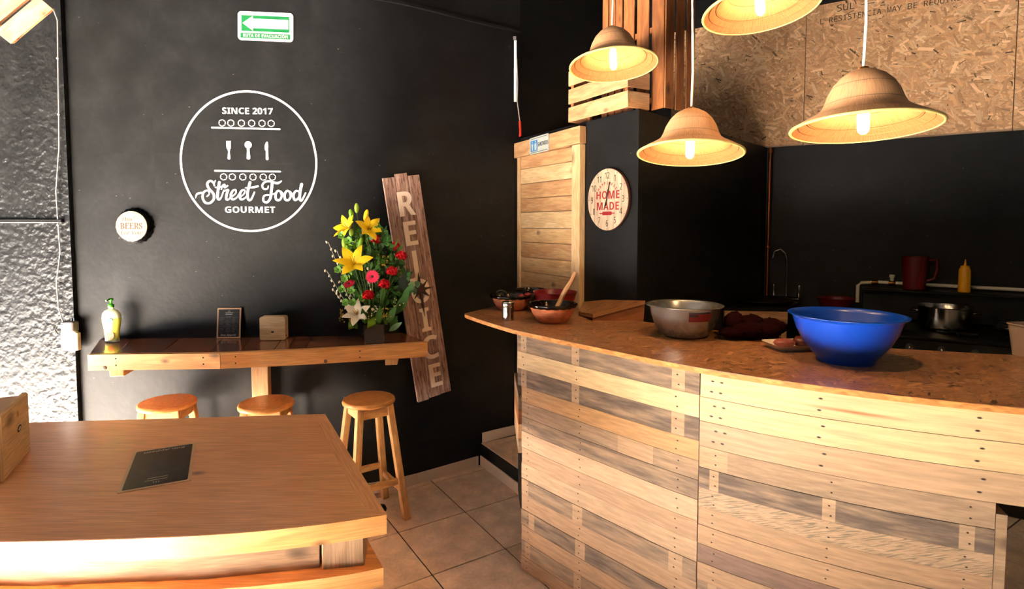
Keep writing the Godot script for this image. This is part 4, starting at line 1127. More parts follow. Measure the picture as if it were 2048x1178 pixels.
	m = MB.new(); m.box(T(0, 0.053, 0), Vector3(0.084, 0.106, 0.034), 0.006); obj("cover", m, M.white_plastic, so2)
	m = MB.new(); m.box(T(0.044, 0.05, -0.004), Vector3(0.008, 0.098, 0.026), 0.002); obj("rim", m, M.cap_face, so2)
	m = MB.new(); m.box(T(-2.445, 1.041, -3.098), Vector3(0.068, 0.055, 0.05), 0.005)
	var ad := obj("power_adaptor", m, M.grey_plastic)
	tag(ad, "grey power adaptor plugged in above the white socket box", "adaptor")
	m = MB.new()
	for k in 2: m.box(T(-2.432 + 0.014 * k, 1.078, -3.096), Vector3(0.004, 0.018, 0.006), 0.001)
	obj("prongs", m, M.chrome, ad)
	m = MB.new(); m.tube([Vector3(-2.466, 1.055, -3.073), Vector3(-2.50, 1.05, -3.078), Vector3(-2.51, 1.02, -3.078), Vector3(-2.495, 1.0, -3.078)], 0.003, 6); obj("lead", m, M.black_plastic, ad)

# ------------------------------------------------------------------ restroom door, clock, crates, osb sheets
func build_door_side() -> void:
	var m: MB
	var d := Node3D.new(); d.name = "door_1"; add_child(d); d.set_meta("kind", "structure"); tag(d, "restroom door of horizontal pallet planks in a pale frame", "door")
	d.remove_meta("category")
	var b := upright(DOOR_DIR)
	d.transform = on_door(0, 0, 0)
	var y := 2.055
	var hs := [0.085, 0.10, 0.098, 0.09, 0.105, 0.092, 0.10, 0.098, 0.10, 0.10, 0.10, 0.10, 0.10, 0.10, 0.10, 0.1, 0.1, 0.1, 0.1]
	var mats := ["pine_b", "pine_c", "pine_b", "pine_b", "pine_c", "pine_a", "pine_b", "pine_a", "pine_a", "pine_b", "pine_b", "pine_a", "pine_a", "pine_a", "pine_b", "pine_a", "pine_a", "pine_b", "pine_a"]
	for k in hs.size():
		var lo := maxf(y - hs[k] + 0.0025, 0.16)
		m = MB.new(); m.box(T(0.345, (y + lo) * 0.5, 0.017 + rng.randf_range(-0.002, 0.002)), Vector3(0.60, y - lo, 0.018), 0.002, Vector2(rng.randf() * 3.0, rng.randf() * 0.2))
		obj("plank", m, M[mats[k]], d)
		y -= hs[k]
		if y < 0.2: break
	m = MB.new(); m.box(T(0.034, 1.10, 0.019), Vector3(0.036, 1.92, 0.03), 0.002); obj("door_frame", m, M.pine_c, d)
	m = MB.new(); m.box(T(0.68, 1.10, 0.022), Vector3(0.076, 1.92, 0.04), 0.002, Vector2(0.3, 0.1)); obj("door_frame", m, M.pine_c, d)
	m = MB.new(); m.box(Transform3D(Basis.from_euler(Vector3(0, 0, 0.018)), Vector3(0.357, 2.106, 0.026)), Vector3(0.735, 0.098, 0.046), 0.002, Vector2(0.1, 0.2)); obj("door_frame", m, M.pine_b, d)
	# restroom sign
	var sx := on_door(0.315, 2.105, 0.051)
	sx.basis = sx.basis * Basis.from_euler(Vector3(0, 0, 0.03))
	var s := thing("restroom_sign", "small white and blue restroom sign on top of the plank door frame", "sign", sx.origin, sx.basis)
	m = plate(T(0, 0, 0), round_rect(0.215, 0.105, 0.008), 0.004); obj("plate", m, M.sign_white, s)
	m = plate(T(-0.055, -0.002, 0.004), round_rect(0.078, 0.068, 0.003), 0.0006); obj("blue_panel", m, M.sign_blue, s)
	for k in 2:
		m = plate(T(-0.074 + 0.036 * k, 0.022, 0.0046), ellipse(0.0055, 0.0055, 14), 0.0005)
		plate(T(-0.074 + 0.036 * k, -0.008, 0.0046), PackedVector2Array([Vector2(-0.011, 0.02), Vector2(0.011, 0.02), Vector2(0.006 + 0.006 * k, -0.022), Vector2(-0.006 - 0.006 * k, -0.022)]), 0.0005, m)
		obj("figure_mark", m, M.sign_white, s)
	text("lettering", "SANITARIOS", 0.024, T(0.047, 0.0, 0.0046), M.ink, s, "Droid Sans", true, 0.60, 0.0005)
	m = MB.new()
	for yy in [0.043, -0.043]: m.stroke(T(0, yy, 0.004), [Vector2(-0.095, 0), Vector2(0.095, 0)], 0.003, 0.0005)
	obj("border_line", m, M.ink, s)
	# clock
	var kx := on_door(0.937, 1.737, 0.003)
	var c := thing("wall_clock", "round cream plank-dial clock reading HOME MADE on the black restroom wall", "clock", kx.origin, kx.basis)
	var tilt := Transform3D(Basis(Vector3.RIGHT, Vector3.BACK, Vector3.DOWN), Vector3.ZERO)
	m = MB.new(); m.lathe(tilt, [Vector2(0.165, 0.0), Vector2(0.168, 0.006), Vector2(0.168, 0.017), Vector2(0.165, 0.02), Vector2(0.1, 0.02)], 64); obj("case", m, M.ink_brown, c)
	m = plate(T(0, 0, 0.0195), ellipse(0.1655, 0.1655, 56), 0.0015); obj("dial", m, M.dial, c)
	for k in 12:
		var a := PI / 2 - TAU * (k + 1) / 12.0
		text("numeral", str(k + 1), 0.034, T(cos(a) * 0.128, sin(a) * 0.128, 0.0215), M.ink, c, "Droid Sans", false, 0.78, 0.0005)
		m = plate(T(cos(a) * 0.158, sin(a) * 0.158, 0.021), ellipse(0.0025, 0.0025, 8), 0.0005); obj("minute_dot", m, M.ink, c)
	text("lettering", "HOME", 0.042, T(0.004, 0.024, 0.0215), M.ink_red, c, "Droid Sans", true, 1.15, 0.0005)
	text("lettering", "MADE", 0.042, T(0.004, -0.036, 0.0215), M.ink_red, c, "Droid Sans", true, 1.15, 0.0005)
	var hp := "HAPPINESS"
	for k in 9:
		var a := PI / 2 + 0.86 - 1.72 * k / 8.0
		text("letter", hp[k], 0.015, TR(Vector3(cos(a) * 0.094, sin(a) * 0.094 - 0.005, 0.0215), Vector3(0, 0, rad_to_deg(a) - 90.0)), M.ink_red, c, "Droid Sans", true, 1.0, 0.0005)
	m = plate(T(0.0, -0.074, 0.021), round_rect(0.078, 0.020, 0.004), 0.0005)
	plate(T(0.0, -0.074, 0.021), round_rect(0.125, 0.006, 0.0025), 0.0005, m); obj("rolling_pin_mark", m, M.ink_red, c)
	m = MB.new(); m.stroke(T(0, 0, 0.023), [Vector2(-0.008, -0.032), Vector2(0, 0), Vector2(0.022, 0.088)], [0.008, 0.006, 0.010], 0.001); obj("minute_hand", m, M.ink, c)
	m = MB.new(); m.stroke(T(0, 0, 0.0245), [Vector2(-0.012, -0.034), Vector2(0, 0), Vector2(0.012, 0.05)], [0.010, 0.007, 0.010], 0.001)
	obj("hour_hand", m, M.ink, c)
	# crates stacked on the restroom box
	var ca := thing("slat_crate", "tall upright crate with vertical brown slats on the restroom box", "crate", on_door(0.995, BOX + 0.002, -0.22).origin, b)
	var xs := [-0.255, -0.195, -0.138, -0.058, 0.05, 0.16]; var ws := [0.048, 0.05, 0.05, 0.082, 0.088, 0.085]
	for k in 6:
		m = MB.new(); m.box(TR(Vector3(xs[k], 0.42, 0.10), Vector3(0, 0, rng.randf_range(-0.5, 0.5))), Vector3(ws[k], 0.83, 0.009), 0.0015, Vector2(k * 0.31, k * 0.11)); obj("slat", m, M.crate_brown, ca)
	for k in 3:
		m = MB.new(); m.box(T(0.208, 0.42, 0.07 - 0.075 * k), Vector3(0.009, 0.83, 0.058), 0.0015, Vector2(k * 0.2, 0.3)); obj("slat", m, M.crate_brown, ca)
	for k in 3:
		m = MB.new(); m.box(T(-0.03, 0.06 + 0.36 * k, 0.088), Vector3(0.47, 0.03, 0.014), 0.0015); obj("cross_bar", m, M.crate_brown, ca)
	var cb := thing("slat_crate", "short pale crate with horizontal slats at the restroom box edge", "crate", on_door(0.885, BOX + 0.002, -0.015).origin, b)
	for k in 3:
		m = MB.new(); m.box(T(0.0, 0.043 + 0.102 * k, 0.075), Vector3(0.50, 0.083, 0.008), 0.0015, Vector2(k * 0.4, k * 0.12)); obj("slat", m, M.crate_wood, cb)
		for sxx in [-1, 1]:
			m = MB.new(); m.box(T(0.245 * sxx, 0.043 + 0.102 * k, 0.0), Vector3(0.008, 0.083, 0.142), 0.0015, Vector2(k * 0.4, 0.2)); obj("slat", m, M.crate_wood, cb)
	for sxx in [-1, 1]:
		for zz in [-1, 1]:
			m = MB.new(); m.box(T(0.226 * sxx, 0.147, 0.06 * zz), Vector3(0.026, 0.29, 0.018), 0.002); obj("corner_post", m, M.crate_brown, cb)
	# white cable duct with a grey wire and red sleeve in the corner
	var dz := Vector3(0.022, 0, -3.815)
	var du := thing("cable_duct", "thin white cable duct with grey wire high in the dark corner", "cable duct", dz + Vector3(0, 2.40, 0))
	m = MB.new(); m.box(T(0, 0.22, 0), Vector3(0.018, 0.40, 0.014), 0.002); obj("channel", m, M.white_plastic, du)
	m = MB.new(); m.box(T(-0.004, 0.436, 0), Vector3(0.022, 0.02, 0.016), 0.002); obj("end_clip", m, M.grey_plastic, du)
	m = MB.new(); m.tube([Vector3(0.009, 0.3, 0.01), Vector3(0.016, 0.14, 0.011), Vector3(0.013, 0.02, 0.011), Vector3(0.03, -0.11, 0.011)], 0.004, 7); obj("wire", m, M.cable, du)
	m = MB.new(); m.tube([Vector3(0.03, -0.11, 0.011), Vector3(0.034, -0.17, 0.011), Vector3(0.033, -0.205, 0.011), Vector3(0.024, -0.207, 0.011)], 0.0085, 9); obj("red_sleeve", m, M.orange_red, du)
	# strand-board sheets above the kitchen wall
	var lim := [[-0.74, 0.243, "strand-board sheet on the kitchen wall just beyond the slatted crates"], [0.247, 1.41, "strand-board sheet with printed lettering behind the large lit pendant"], [1.414, 2.67, "strand-board sheet at the far end beyond a jagged seam"]]
	for k in 3:
		var ox := on_kit(lim[k][0], 2.187, 0.002)
		var p := thing("strand_board", lim[k][2], "wall panel", ox.origin, ox.basis, "strand-board sheets above the kitchen")
		var w: float = lim[k][1] - lim[k][0]
		m = MB.new(); m.box(T(w / 2, 0.50, 0.009), Vector3(w, 0.98, 0.018), 0.001, Vector2(k * 0.43, k * 0.21)); obj("sheet", m, M.strand_board, p)
		m = MB.new(); m.box(T(w / 2, 0.005, 0.012), Vector3(w, 0.01, 0.026), 0.001); obj("bottom_strip", m, M.pine_grey, p)
		if k == 1:
			text("lettering", "SUL ——", 0.045, T(0.30, 0.944, 0.0186), M.ink, p, "Droid Sans Mono", false, 1.0, 0.0004)
			text("lettering", "L RESISTENCIA MAY BE REQUIRED", 0.036, T(0.50, 0.872, 0.0186), M.ink, p, "Droid Sans Mono", false, 0.95, 0.0004)
	# copper pipe in the kitchen corner
	var px := on_kit(0.03, 0, 0.05).origin
	m = MB.new(); m.tube([px + Vector3(0, 1.02, 0), px + Vector3(0, 1.5, 0), px + Vector3(0, 2.18, 0)], 0.011, 10)
	var cp := obj("copper_pipe", m, M.copper)
	tag(cp, "vertical copper pipe in the dark kitchen corner", "pipe")
	for yy in [1.02, 1.42, 2.14]:
		m = MB.new(); m.lathe(T(px.x, yy, px.z), [Vector2(0.012, 0), Vector2(0.0155, 0.002), Vector2(0.0155, 0.022), Vector2(0.012, 0.024)], 12); obj("fitting", m, M.copper, cp)

# ------------------------------------------------------------------ pendants
func build_pendants() -> void:
	var at := [Vector3(0.664, 1.866, -2.126), Vector3(0.446, 2.30, -2.526), Vector3(0.863, 2.346, -2.007), Vector3(1.016, 1.881, -1.652)]
	var labels := ["low wicker pendant lamp hanging over the steel mixing bowl", "wicker pendant lamp hanging in front of the slatted crates", "highest wicker pendant lamp, its top cut off above the strand-board wall", "largest wicker pendant lamp hanging over the blue bowl"]
	var lean := [Vector3(-7, 0, -3.0), Vector3(-7, 0, 1.5), Vector3(-6, 0, 3), Vector3(-4.5, 0, -1)]
	for k in 4:
		var p := thing("pendant_lamp", labels[k], "pendant lamp", at[k], Basis.IDENTITY, "wicker pendant lamps over the bar")
		var tl := TR(Vector3.ZERO, lean[k])
		var s := tl * T(0, 0, 0)
		var outer := [Vector2(0.190, 0.0), Vector2(0.172, 0.016), Vector2(0.150, 0.028), Vector2(0.126, 0.042), Vector2(0.110, 0.056), Vector2(0.101, 0.074), Vector2(0.092, 0.100), Vector2(0.078, 0.126), Vector2(0.058, 0.148), Vector2(0.034, 0.163), Vector2(0.016, 0.168)]
		var m := MB.new()
		m.lathe(s, outer, 48)
		var inner := []
		for q in outer: inner.append(Vector2(q.x - 0.003, q.y - 0.003))
		obj("shade", m, M.wicker, p)
		m = MB.new(); m.lathe(s, inner, 48); obj("shade_lining", m, M.wicker_inner, p)
		m = MB.new()
		var ring := []
		for j in 49: ring.append(s * Vector3(cos(TAU * j / 48) * 0.190, 0, sin(TAU * j / 48) * 0.190))
		m.tube(ring, 0.0048, 8); obj("rim", m, M.wicker_rim, p)
		for q in [[0.171, 0.0125], [0.146, 0.026]]:
			m = MB.new(); ring = []
			for j in 49: ring.append(s * Vector3(cos(TAU * j / 48) * (q[0] - 0.003), q[1], sin(TAU * j / 48) * (q[0] - 0.003)))
			m.tube(ring, 0.0012, 5); obj("hoop", m, M.crate_brown, p)
		m = MB.new(); m.lathe(s, [Vector2(0.001, 0.178), Vector2(0.014, 0.175), Vector2(0.017, 0.166), Vector2(0.015, 0.10), Vector2(0.016, 0.075), Vector2(0.001, 0.075)], 16); obj("socket", m, M.brass, p)
		m = MB.new(); m.lathe(s, [Vector2(0.012, 0.078), Vector2(0.0145, 0.066), Vector2(0.0165, 0.05), Vector2(0.0165, 0.0), Vector2(0.014, -0.012), Vector2(0.007, -0.019), Vector2(0.001, -0.020)], 18); obj("bulb", m, M.bulb_glow, p)
		var top: Vector3 = s * Vector3(0, 0.172, 0)
		m = MB.new()
		var h: float = 3.4 - at[k].y
		m.tube([top, Vector3(top.x * 0.9 + 0.003, 0.30, top.z * 0.9), Vector3(top.x * 0.9 - 0.004, 0.62, top.z * 0.9), Vector3(top.x * 0.9 + 0.002, h, top.z * 0.9)], 0.0042, 7); obj("cord", m, M.cord_white, p)
		m = MB.new(); m.lathe(T(top.x * 0.9, h, top.z * 0.9), [Vector2(0.001, -0.03), Vector2(0.03, -0.028), Vector2(0.05, 0.0)], 20); obj("ceiling_rose", m, M.white_plastic, p)
		var l := OmniLight3D.new()
		l.name = "lamp_light"
		l.light_color = Color(1.0, 0.85, 0.63); l.light_energy = 0.027; l.light_size = 0.014
		l.omni_range = 12.0; l.omni_attenuation = 2.0; l.shadow_enabled = true
		p.add_child(l)
		l.position = s * Vector3(0, 0.015, 0)

# ------------------------------------------------------------------ things on the counter
func bowl_profile(r: float, base: float, h: float, th := 0.005, belly := 0.6) -> Array:
	var o := []
	for k in 9:
		var f := k / 8.0
		o.append(Vector2(lerpf(base, r, pow(f, belly)), h * f))
	var full := [Vector2(0.001, 0.0)]
	full.append_array(o)
	full.append(Vector2(r + 0.004, h)); full.append(Vector2(r + 0.003, h + 0.003))
	for k in range(8, -1, -1): full.append(Vector2(maxf(o[k].x - th, 0.002), o[k].y + th * 0.6))
	full.append(Vector2(0.001, th))
	return full

func build_counter_things() -> void:
	var m: MB
	var nz := noise(91, 0.08, 2)
	# clay bowls with dark scalloped glaze
	var spec := [[Vector3(0.0, HC, -3.19), 0.118, 0.085, "clay bowl with herbs behind the steel shaker"], [Vector3(0.115, HC, -3.385), 0.092, 0.092, "dark glazed clay bowl tucked behind the two other clay bowls"], [Vector3(0.200, HC, -2.78), 0.114, 0.092, "clay bowl of dark sauce with a wooden spoon in it"]]
	for k in 3:
		var q = spec[k]
		var c := thing("clay_bowl", q[3], "bowl", q[0] + Vector3(0, 0.0005, 0), Basis.IDENTITY, "clay bowls at the end of the bar")
		var r: float = q[1]; var h: float = q[2]
		m = MB.new()
		m.lathe(T(0, 0, 0), [Vector2(0.001, 0), Vector2(r * 0.56, 0), Vector2(r * 0.72, h * 0.16), Vector2(r * 0.88, h * 0.5), Vector2(r * 0.95, h * 0.78), Vector2(r, h * 0.92)], 40); obj("body", m, M.clay if k != 1 else M.clay_glaze, c)
		m = MB.new()
		m.lathe(T(0, 0, 0), [Vector2(r * 0.955, h * 0.80), Vector2(r * 1.02, h * 0.84), Vector2(r * 1.06, h * 0.95), Vector2(r * 1.03, h * 1.04), Vector2(r * 0.97, h), Vector2(r * 0.9, h * 0.8), Vector2(r * 0.75, h * 0.4), Vector2(0.001, h * 0.2)], 90, 1.0, 0.034, 18); obj("glazed_rim", m, M.clay_glaze, c)
		m = MB.new(); m.blob(T(0, h * 0.62, 0), Vector3(r * 0.84, h * 0.22, r * 0.84), nz, 0.16, 26, 12); obj("filling", m, M.sauce if k != 0 else M.herb, c)
		if k == 0:
			m = MB.new(); m.blob(T(0.05, h * 0.9, 0.02), Vector3(0.022, 0.014, 0.018), nz, 0.2); m.blob(T(0.09, h * 0.95, -0.03), Vector3(0.018, 0.012, 0.015), nz, 0.2); obj("chilli_pieces", m, M.chilli, c)
			m = MB.new(); var ring := []
			for j in 17: ring.append(Vector3(-0.06 + cos(TAU * j / 16) * 0.028, h * 1.05 + sin(TAU * j / 16) * 0.02, 0.01))
			m.tube(ring, 0.006, 7); obj("onion_ring", m, M.herb, c)
	m = MB.new(); m.tube([Vector3(0.215, HC + 0.05, -2.80), Vector3(0.262, HC + 0.145, -2.815), Vector3(0.30, HC + 0.205, -2.825), Vector3(0.318, HC + 0.245, -2.83)], [0.013, 0.0115, 0.0105, 0.009], 10)
	tag(obj("wooden_spoon", m, M.crate_wood), "wooden spoon handle leaning out of the sauce bowl", "spoon")
	var rb := thing("mixing_bowl", "dark red plastic bowl behind the clay bowl with the spoon", "bowl", Vector3(0.235, HC + 0.0005, -3.07))
	m = MB.new(); m.lathe(T(0, 0, 0), bowl_profile(0.118, 0.06, 0.115, 0.003, 0.55), 40); obj("body", m, M.maroon_plastic, rb)
	m = MB.new(); m.lathe(T(-0.0205, HC + 0.0005, -2.835), [Vector2(0.001, 0), Vector2(0.029, 0), Vector2(0.030, 0.003), Vector2(0.030, 0.066), Vector2(0.028, 0.069), Vector2(0.028, 0.073), Vector2(0.031, 0.075), Vector2(0.031, 0.090), Vector2(0.027, 0.096), Vector2(0.001, 0.098)], 28)
	tag(obj("steel_shaker", m, M.steel), "small steel shaker standing at the pointed counter end", "shaker")
	# steel mixing bowl
	var sb := thing("mixing_bowl", "large stainless steel mixing bowl with a red label", "bowl", Vector3(0.748, HC + 0.0005, -2.435))
	m = MB.new(); m.lathe(T(0, 0, 0), [Vector2(0.001, 0), Vector2(0.085, 0), Vector2(0.104, 0.012), Vector2(0.126, 0.05), Vector2(0.141, 0.095), Vector2(0.147, 0.128), Vector2(0.158, 0.134), Vector2(0.163, 0.133), Vector2(0.163, 0.136), Vector2(0.157, 0.138), Vector2(0.145, 0.132), Vector2(0.139, 0.095), Vector2(0.124, 0.05), Vector2(0.1, 0.013), Vector2(0.001, 0.004)], 56); obj("body", m, M.steel_brushed, sb)
	m = MB.new()
	for j in 6:      # label wrapped on the side
		var a0 := 1.74 - 0.115 * j; var a1 := a0 - 0.115
		var P := func(a: float, y: float) -> Vector3: var rr := 0.1275 + (y - 0.05) * 0.333 + 0.0012; return Vector3(cos(a) * rr, y, sin(a) * rr)
		m.quad(P.call(a0, 0.082), P.call(a1, 0.082), P.call(a1, 0.116), P.call(a0, 0.116), Vector3(cos(a0), 0, sin(a0)))
	obj("label", m, M.red_plastic, sb)
	m = MB.new()
	for j in 2:
		var P2 := func(a: float, y: float) -> Vector3: var rr := 0.1275 + (y - 0.05) * 0.333 + 0.002; return Vector3(cos(a) * rr, y, sin(a) * rr)
		var a0 := 1.73 - 0.12 * j; var a1 := a0 - 0.12
		m.quad(P2.call(a0, 0.104), P2.call(a1, 0.104), P2.call(a1, 0.114), P2.call(a0, 0.114), Vector3(cos(a0), 0, sin(a0)))
	obj("label_strip", m, M.ink, sb)
	# dark red cloth
	m = MB.new()
	for q in [[0.0, 0.032, 0.02, 0.085, 0.034, 0.07], [0.075, 0.03, 0.03, 0.075, 0.032, 0.06], [-0.055, 0.05, -0.02, 0.05, 0.05, 0.05], [0.13, 0.036, -0.02, 0.075, 0.037, 0.055], [0.03, 0.044, -0.03, 0.07, 0.043, 0.05], [-0.08, 0.022, 0.03, 0.07, 0.022, 0.05]]:
		m.blob(T(0.995 + q[0] * 0.85, HC + 0.009 + q[1], -2.375 + q[2] * 0.9), Vector3(q[3] * 0.85, q[4], q[5] * 0.9), nz, 0.22, 24, 14)
	tag(obj("kitchen_cloth", m, M.cloth_red), "crumpled dark red cloth between the steel bowl and meat tray", "cloth")
	# tray with meat
	var tb := Basis.from_euler(Vector3(0, 0.12, 0))
	var tr := thing("foam_tray", "white foam tray beside the blue bowl", "tray", Vector3(1.092, HC + 0.0005, -2.175), tb)
	m = MB.new()
	var b0 := round_rect(0.15, 0.09, 0.02); var b1 := round_rect(0.205, 0.135, 0.03)
	for i in b0.size():
		var j := (i + 1) % b0.size()
		var out := Vector3(b0[i].x, 0, b0[i].y)
		m.quad(Vector3(b0[i].x, 0.001, b0[i].y), Vector3(b0[j].x, 0.001, b0[j].y), Vector3(b1[j].x, 0.024, b1[j].y), Vector3(b1[i].x, 0.024, b1[i].y), out - Vector3(0, 0.1, 0))
		m.quad(Vector3(b0[i].x, 0.005, b0[i].y) * Vector3(0.98, 1, 0.98), Vector3(b0[j].x, 0.005, b0[j].y) * Vector3(0.98, 1, 0.98), Vector3(b1[j].x, 0.024, b1[j].y) * Vector3(0.97, 1, 0.97), Vector3(b1[i].x, 0.024, b1[i].y) * Vector3(0.97, 1, 0.97), Vector3(0, 1, 0) - out)
		m.quad(Vector3(b1[j].x, 0.024, b1[j].y) * Vector3(0.97, 1, 0.97), Vector3(b1[i].x, 0.024, b1[i].y) * Vector3(0.97, 1, 0.97), Vector3(b1[i].x, 0.0245, b1[i].y), Vector3(b1[j].x, 0.0245, b1[j].y), Vector3.UP)
	m.prism(T(0, 0, 0), b0, 0.0, 0.005); obj("tray_shell", m, M.tray_white, tr)
	m = MB.new(); m.blob(Transform3D(tb, Vector3(1.059, HC + 0.0235, -2.175)), Vector3(0.042, 0.017, 0.034), nz, 0.12)
	tag(obj("meat_piece", m, M.meat), "flat pale pink piece of meat on the white tray", "meat", "")
	m = MB.new(); m.blob(Transform3D(tb, Vector3(1.129, HC + 0.0275, -2.178)), Vector3(0.032, 0.021, 0.034), nz, 0.25)
	tag(obj("meat_piece", m, M.meat_dark), "darker lumpy piece of meat nearer the blue bowl", "meat", "")
	# blue bowl
	var bb := thing("mixing_bowl", "large bright blue plastic bowl on the worktop", "bowl", Vector3(1.178, HC + 0.0005, -1.975), Basis.from_scale(Vector3(0.94, 0.96, 0.94)))
	m = MB.new(); m.lathe(T(0, 0, 0), [Vector2(0.001, 0.004), Vector2(0.088, 0.004), Vector2(0.090, 0.0), Vector2(0.096, 0.0), Vector2(0.098, 0.012), Vector2(0.118, 0.035), Vector2(0.145, 0.07), Vector2(0.168, 0.115), Vector2(0.182, 0.158), Vector2(0.186, 0.166), Vector2(0.199, 0.170), Vector2(0.2, 0.173), Vector2(0.186, 0.174), Vector2(0.178, 0.158), Vector2(0.164, 0.115), Vector2(0.141, 0.07), Vector2(0.114, 0.038), Vector2(0.09, 0.014), Vector2(0.001, 0.012)], 64); obj("body", m, M.blue_plastic, bb)
	# clear tub
	var tubn := thing("plastic_tub", "clear rectangular plastic tub at the edge of the worktop", "tub", Vector3(1.985, HC + 0.0005, -2.02), Basis.from_euler(Vector3(0, 0.08, 0)))
	m = MB.new()
	for e in [[0.0, 1.0], [-0.003, -1.0]]:
		var lo := round_rect(0.25 + e[0] * 2, 0.15 + e[0] * 2, 0.02); var hi := round_rect(0.275 + e[0] * 2, 0.17 + e[0] * 2, 0.02)
		for i in lo.size():
			var j := (i + 1) % lo.size()
			m.quad(Vector3(lo[i].x, 0, lo[i].y), Vector3(lo[j].x, 0, lo[j].y), Vector3(hi[j].x, 0.115, hi[j].y), Vector3(hi[i].x, 0.115, hi[i].y), Vector3(lo[i].x, 0, lo[i].y) * e[1])
	m.prism(T(0, 0, 0), round_rect(0.25, 0.15, 0.02), 0, 0.003); obj("body", m, M.tub_plastic, tubn)
	m = MB.new()
	var lip := []
	var hi2 := round_rect(0.279, 0.174, 0.022)
	for i in hi2.size() + 1: lip.append(Vector3(hi2[i % hi2.size()].x, 0.115, hi2[i % hi2.size()].y))
	m.tube(lip, 0.003, 6); obj("rim", m, M.tub_plastic, tubn)

# ------------------------------------------------------------------ dim kitchen
func build_kitchen() -> void:
	var m: MB
	var kb := upright(KIT_DIR)
	# worktable with a round griddle in the corner
	var w := thing("work_table", "small dark work table with pale wooden edge in the kitchen corner", "table")
	m = MB.new(); m.prism(T(0, 0, 0), PackedVector2Array([Vector2(1.405, -3.71), Vector2(1.80, -3.66), Vector2(2.05, -4.0), Vector2(1.87, -4.22)]), 1.035, 1.055); obj("top_board", m, M.iron, w)
	m = MB.new(); m.sweep([Vector2(1.407, -3.71), Vector2(1.80, -3.66)], 0.955, 1.035, -0.03, -0.002); obj("edge_board", m, M.crate_wood, w)
	for q in [Vector2(1.785, -3.69), Vector2(1.47, -3.745), Vector2(1.90, -4.13)]:
		m = MB.new(); m.box(T(q.x, 0.4775, q.y), Vector3(0.035, 0.955, 0.035), 0.002); obj("leg", m, M.crate_wood, w)
	m = MB.new(); m.lathe(T(1.745, 1.0555, -3.93), [Vector2(0.001, 0), Vector2(0.17, 0), Vector2(0.20, 0.016), Vector2(0.205, 0.03), Vector2(0.198, 0.03), Vector2(0.165, 0.008), Vector2(0.001, 0.006)], 40)
	tag(obj("griddle", m, M.iron), "wide round black griddle on the corner work table", "griddle")
	# taps and sink fittings
	var fx := on_kit(0.17, 1.06, 0.10).origin
	var f := thing("kitchen_tap", "slim gooseneck tap glinting in the dark kitchen", "tap", fx, kb)
	m = MB.new(); m.tube([Vector3(0, 0.0, 0), Vector3(0, 0.28, 0), Vector3(-0.012, 0.33, 0), Vector3(-0.045, 0.36, 0.0), Vector3(-0.085, 0.345, 0.0), Vector3(-0.10, 0.29, 0)], 0.007, 9); obj("neck", m, M.chrome, f)
	for s in [-1, 1]:
		m = MB.new(); m.lathe(T(0.085 * s, 0.02, 0), [Vector2(0.001, 0), Vector2(0.012, 0), Vector2(0.009, 0.03), Vector2(0.011, 0.075), Vector2(0.001, 0.08)], 12); obj("valve", m, M.chrome, f)
	m = MB.new(); m.box(T(0, 0.01, 0), Vector3(0.2, 0.02, 0.17), 0.006); obj("base", m, M.chrome, f)
	# sink unit and stove along the wall
	var sk := on_kit(0.505, 0, 0.30)
	var su := thing("sink_unit", "dark sink unit below the slim tap", "sink", sk.origin, kb)
	m = MB.new(); m.box(T(0, 0.49, 0), Vector3(0.26, 0.98, 0.56), 0.008); obj("cabinet", m, M.stove_black, su)
	m = MB.new(); m.box(T(0, 0.99, 0), Vector3(0.27, 0.018, 0.58), 0.004); obj("top", m, M.iron, su)
	var sx := on_kit(1.14, 0, 0.36)
	var st := thing("gas_stove", "black gas stove with round knobs behind the worktop", "stove", sx.origin, kb)
	m = MB.new(); m.box(T(0, 0.47, 0.02), Vector3(0.98, 0.94, 0.62), 0.008); obj("body", m, M.stove_black, st)
	m = MB.new(); m.box(T(0, 0.945, 0.0), Vector3(1.0, 0.014, 0.68), 0.004); obj("hob", m, M.iron, st)
	var wl := thing("wall_ledge", "black ledge on the kitchen wall carrying the jug and mustard bottle", "ledge", sx.origin, kb)
	m = MB.new(); m.box(T(0, 1.06, -0.31), Vector3(0.98, 0.196, 0.05), 0.004); obj("back_panel", m, M.stove_black, wl)
	m = MB.new(); m.box(T(0, 1.165, -0.25), Vector3(0.98, 0.014, 0.19), 0.003); obj("ledge_board", m, M.iron, wl)
	for k in 6:
		m = MB.new(); m.lathe(Transform3D(Basis(Vector3.RIGHT, Vector3.BACK, Vector3.DOWN), Vector3(-0.38 + 0.15 * k, 0.885, 0.33)), [Vector2(0.024, 0), Vector2(0.024, 0.008), Vector2(0.018, 0.012), Vector2(0.016, 0.03), Vector2(0.001, 0.032)], 18)
		m.box(T(-0.38 + 0.15 * k, 0.885, 0.364), Vector3(0.004, 0.026, 0.004), 0.001); obj("knob", m, M.steel_brushed, st)
	for k in 3:
		for j in 2:
			m = MB.new()
			for a in 4: m.box(Transform3D(Basis(Vector3.UP, PI * a / 4), Vector3(-0.32 + 0.32 * k, 0.963, -0.12 + 0.26 * j)), Vector3(0.20, 0.012, 0.010), 0.002)
			obj("grate", m, M.iron, st)
	# pot
	var pp := sx * Vector3(-0.05, 0.969, -0.02)
	var pot := thing("cooking_pot", "shiny steel cooking pot on the black stove", "pot", pp, kb)
	m = MB.new(); m.lathe(T(0, 0, 0), [Vector2(0.001, 0), Vector2(0.128, 0), Vector2(0.135, 0.006), Vector2(0.137, 0.125), Vector2(0.146, 0.130), Vector2(0.146, 0.133), Vector2(0.135, 0.131), Vector2(0.132, 0.01), Vector2(0.001, 0.006)], 48); obj("body", m, M.steel, pot)
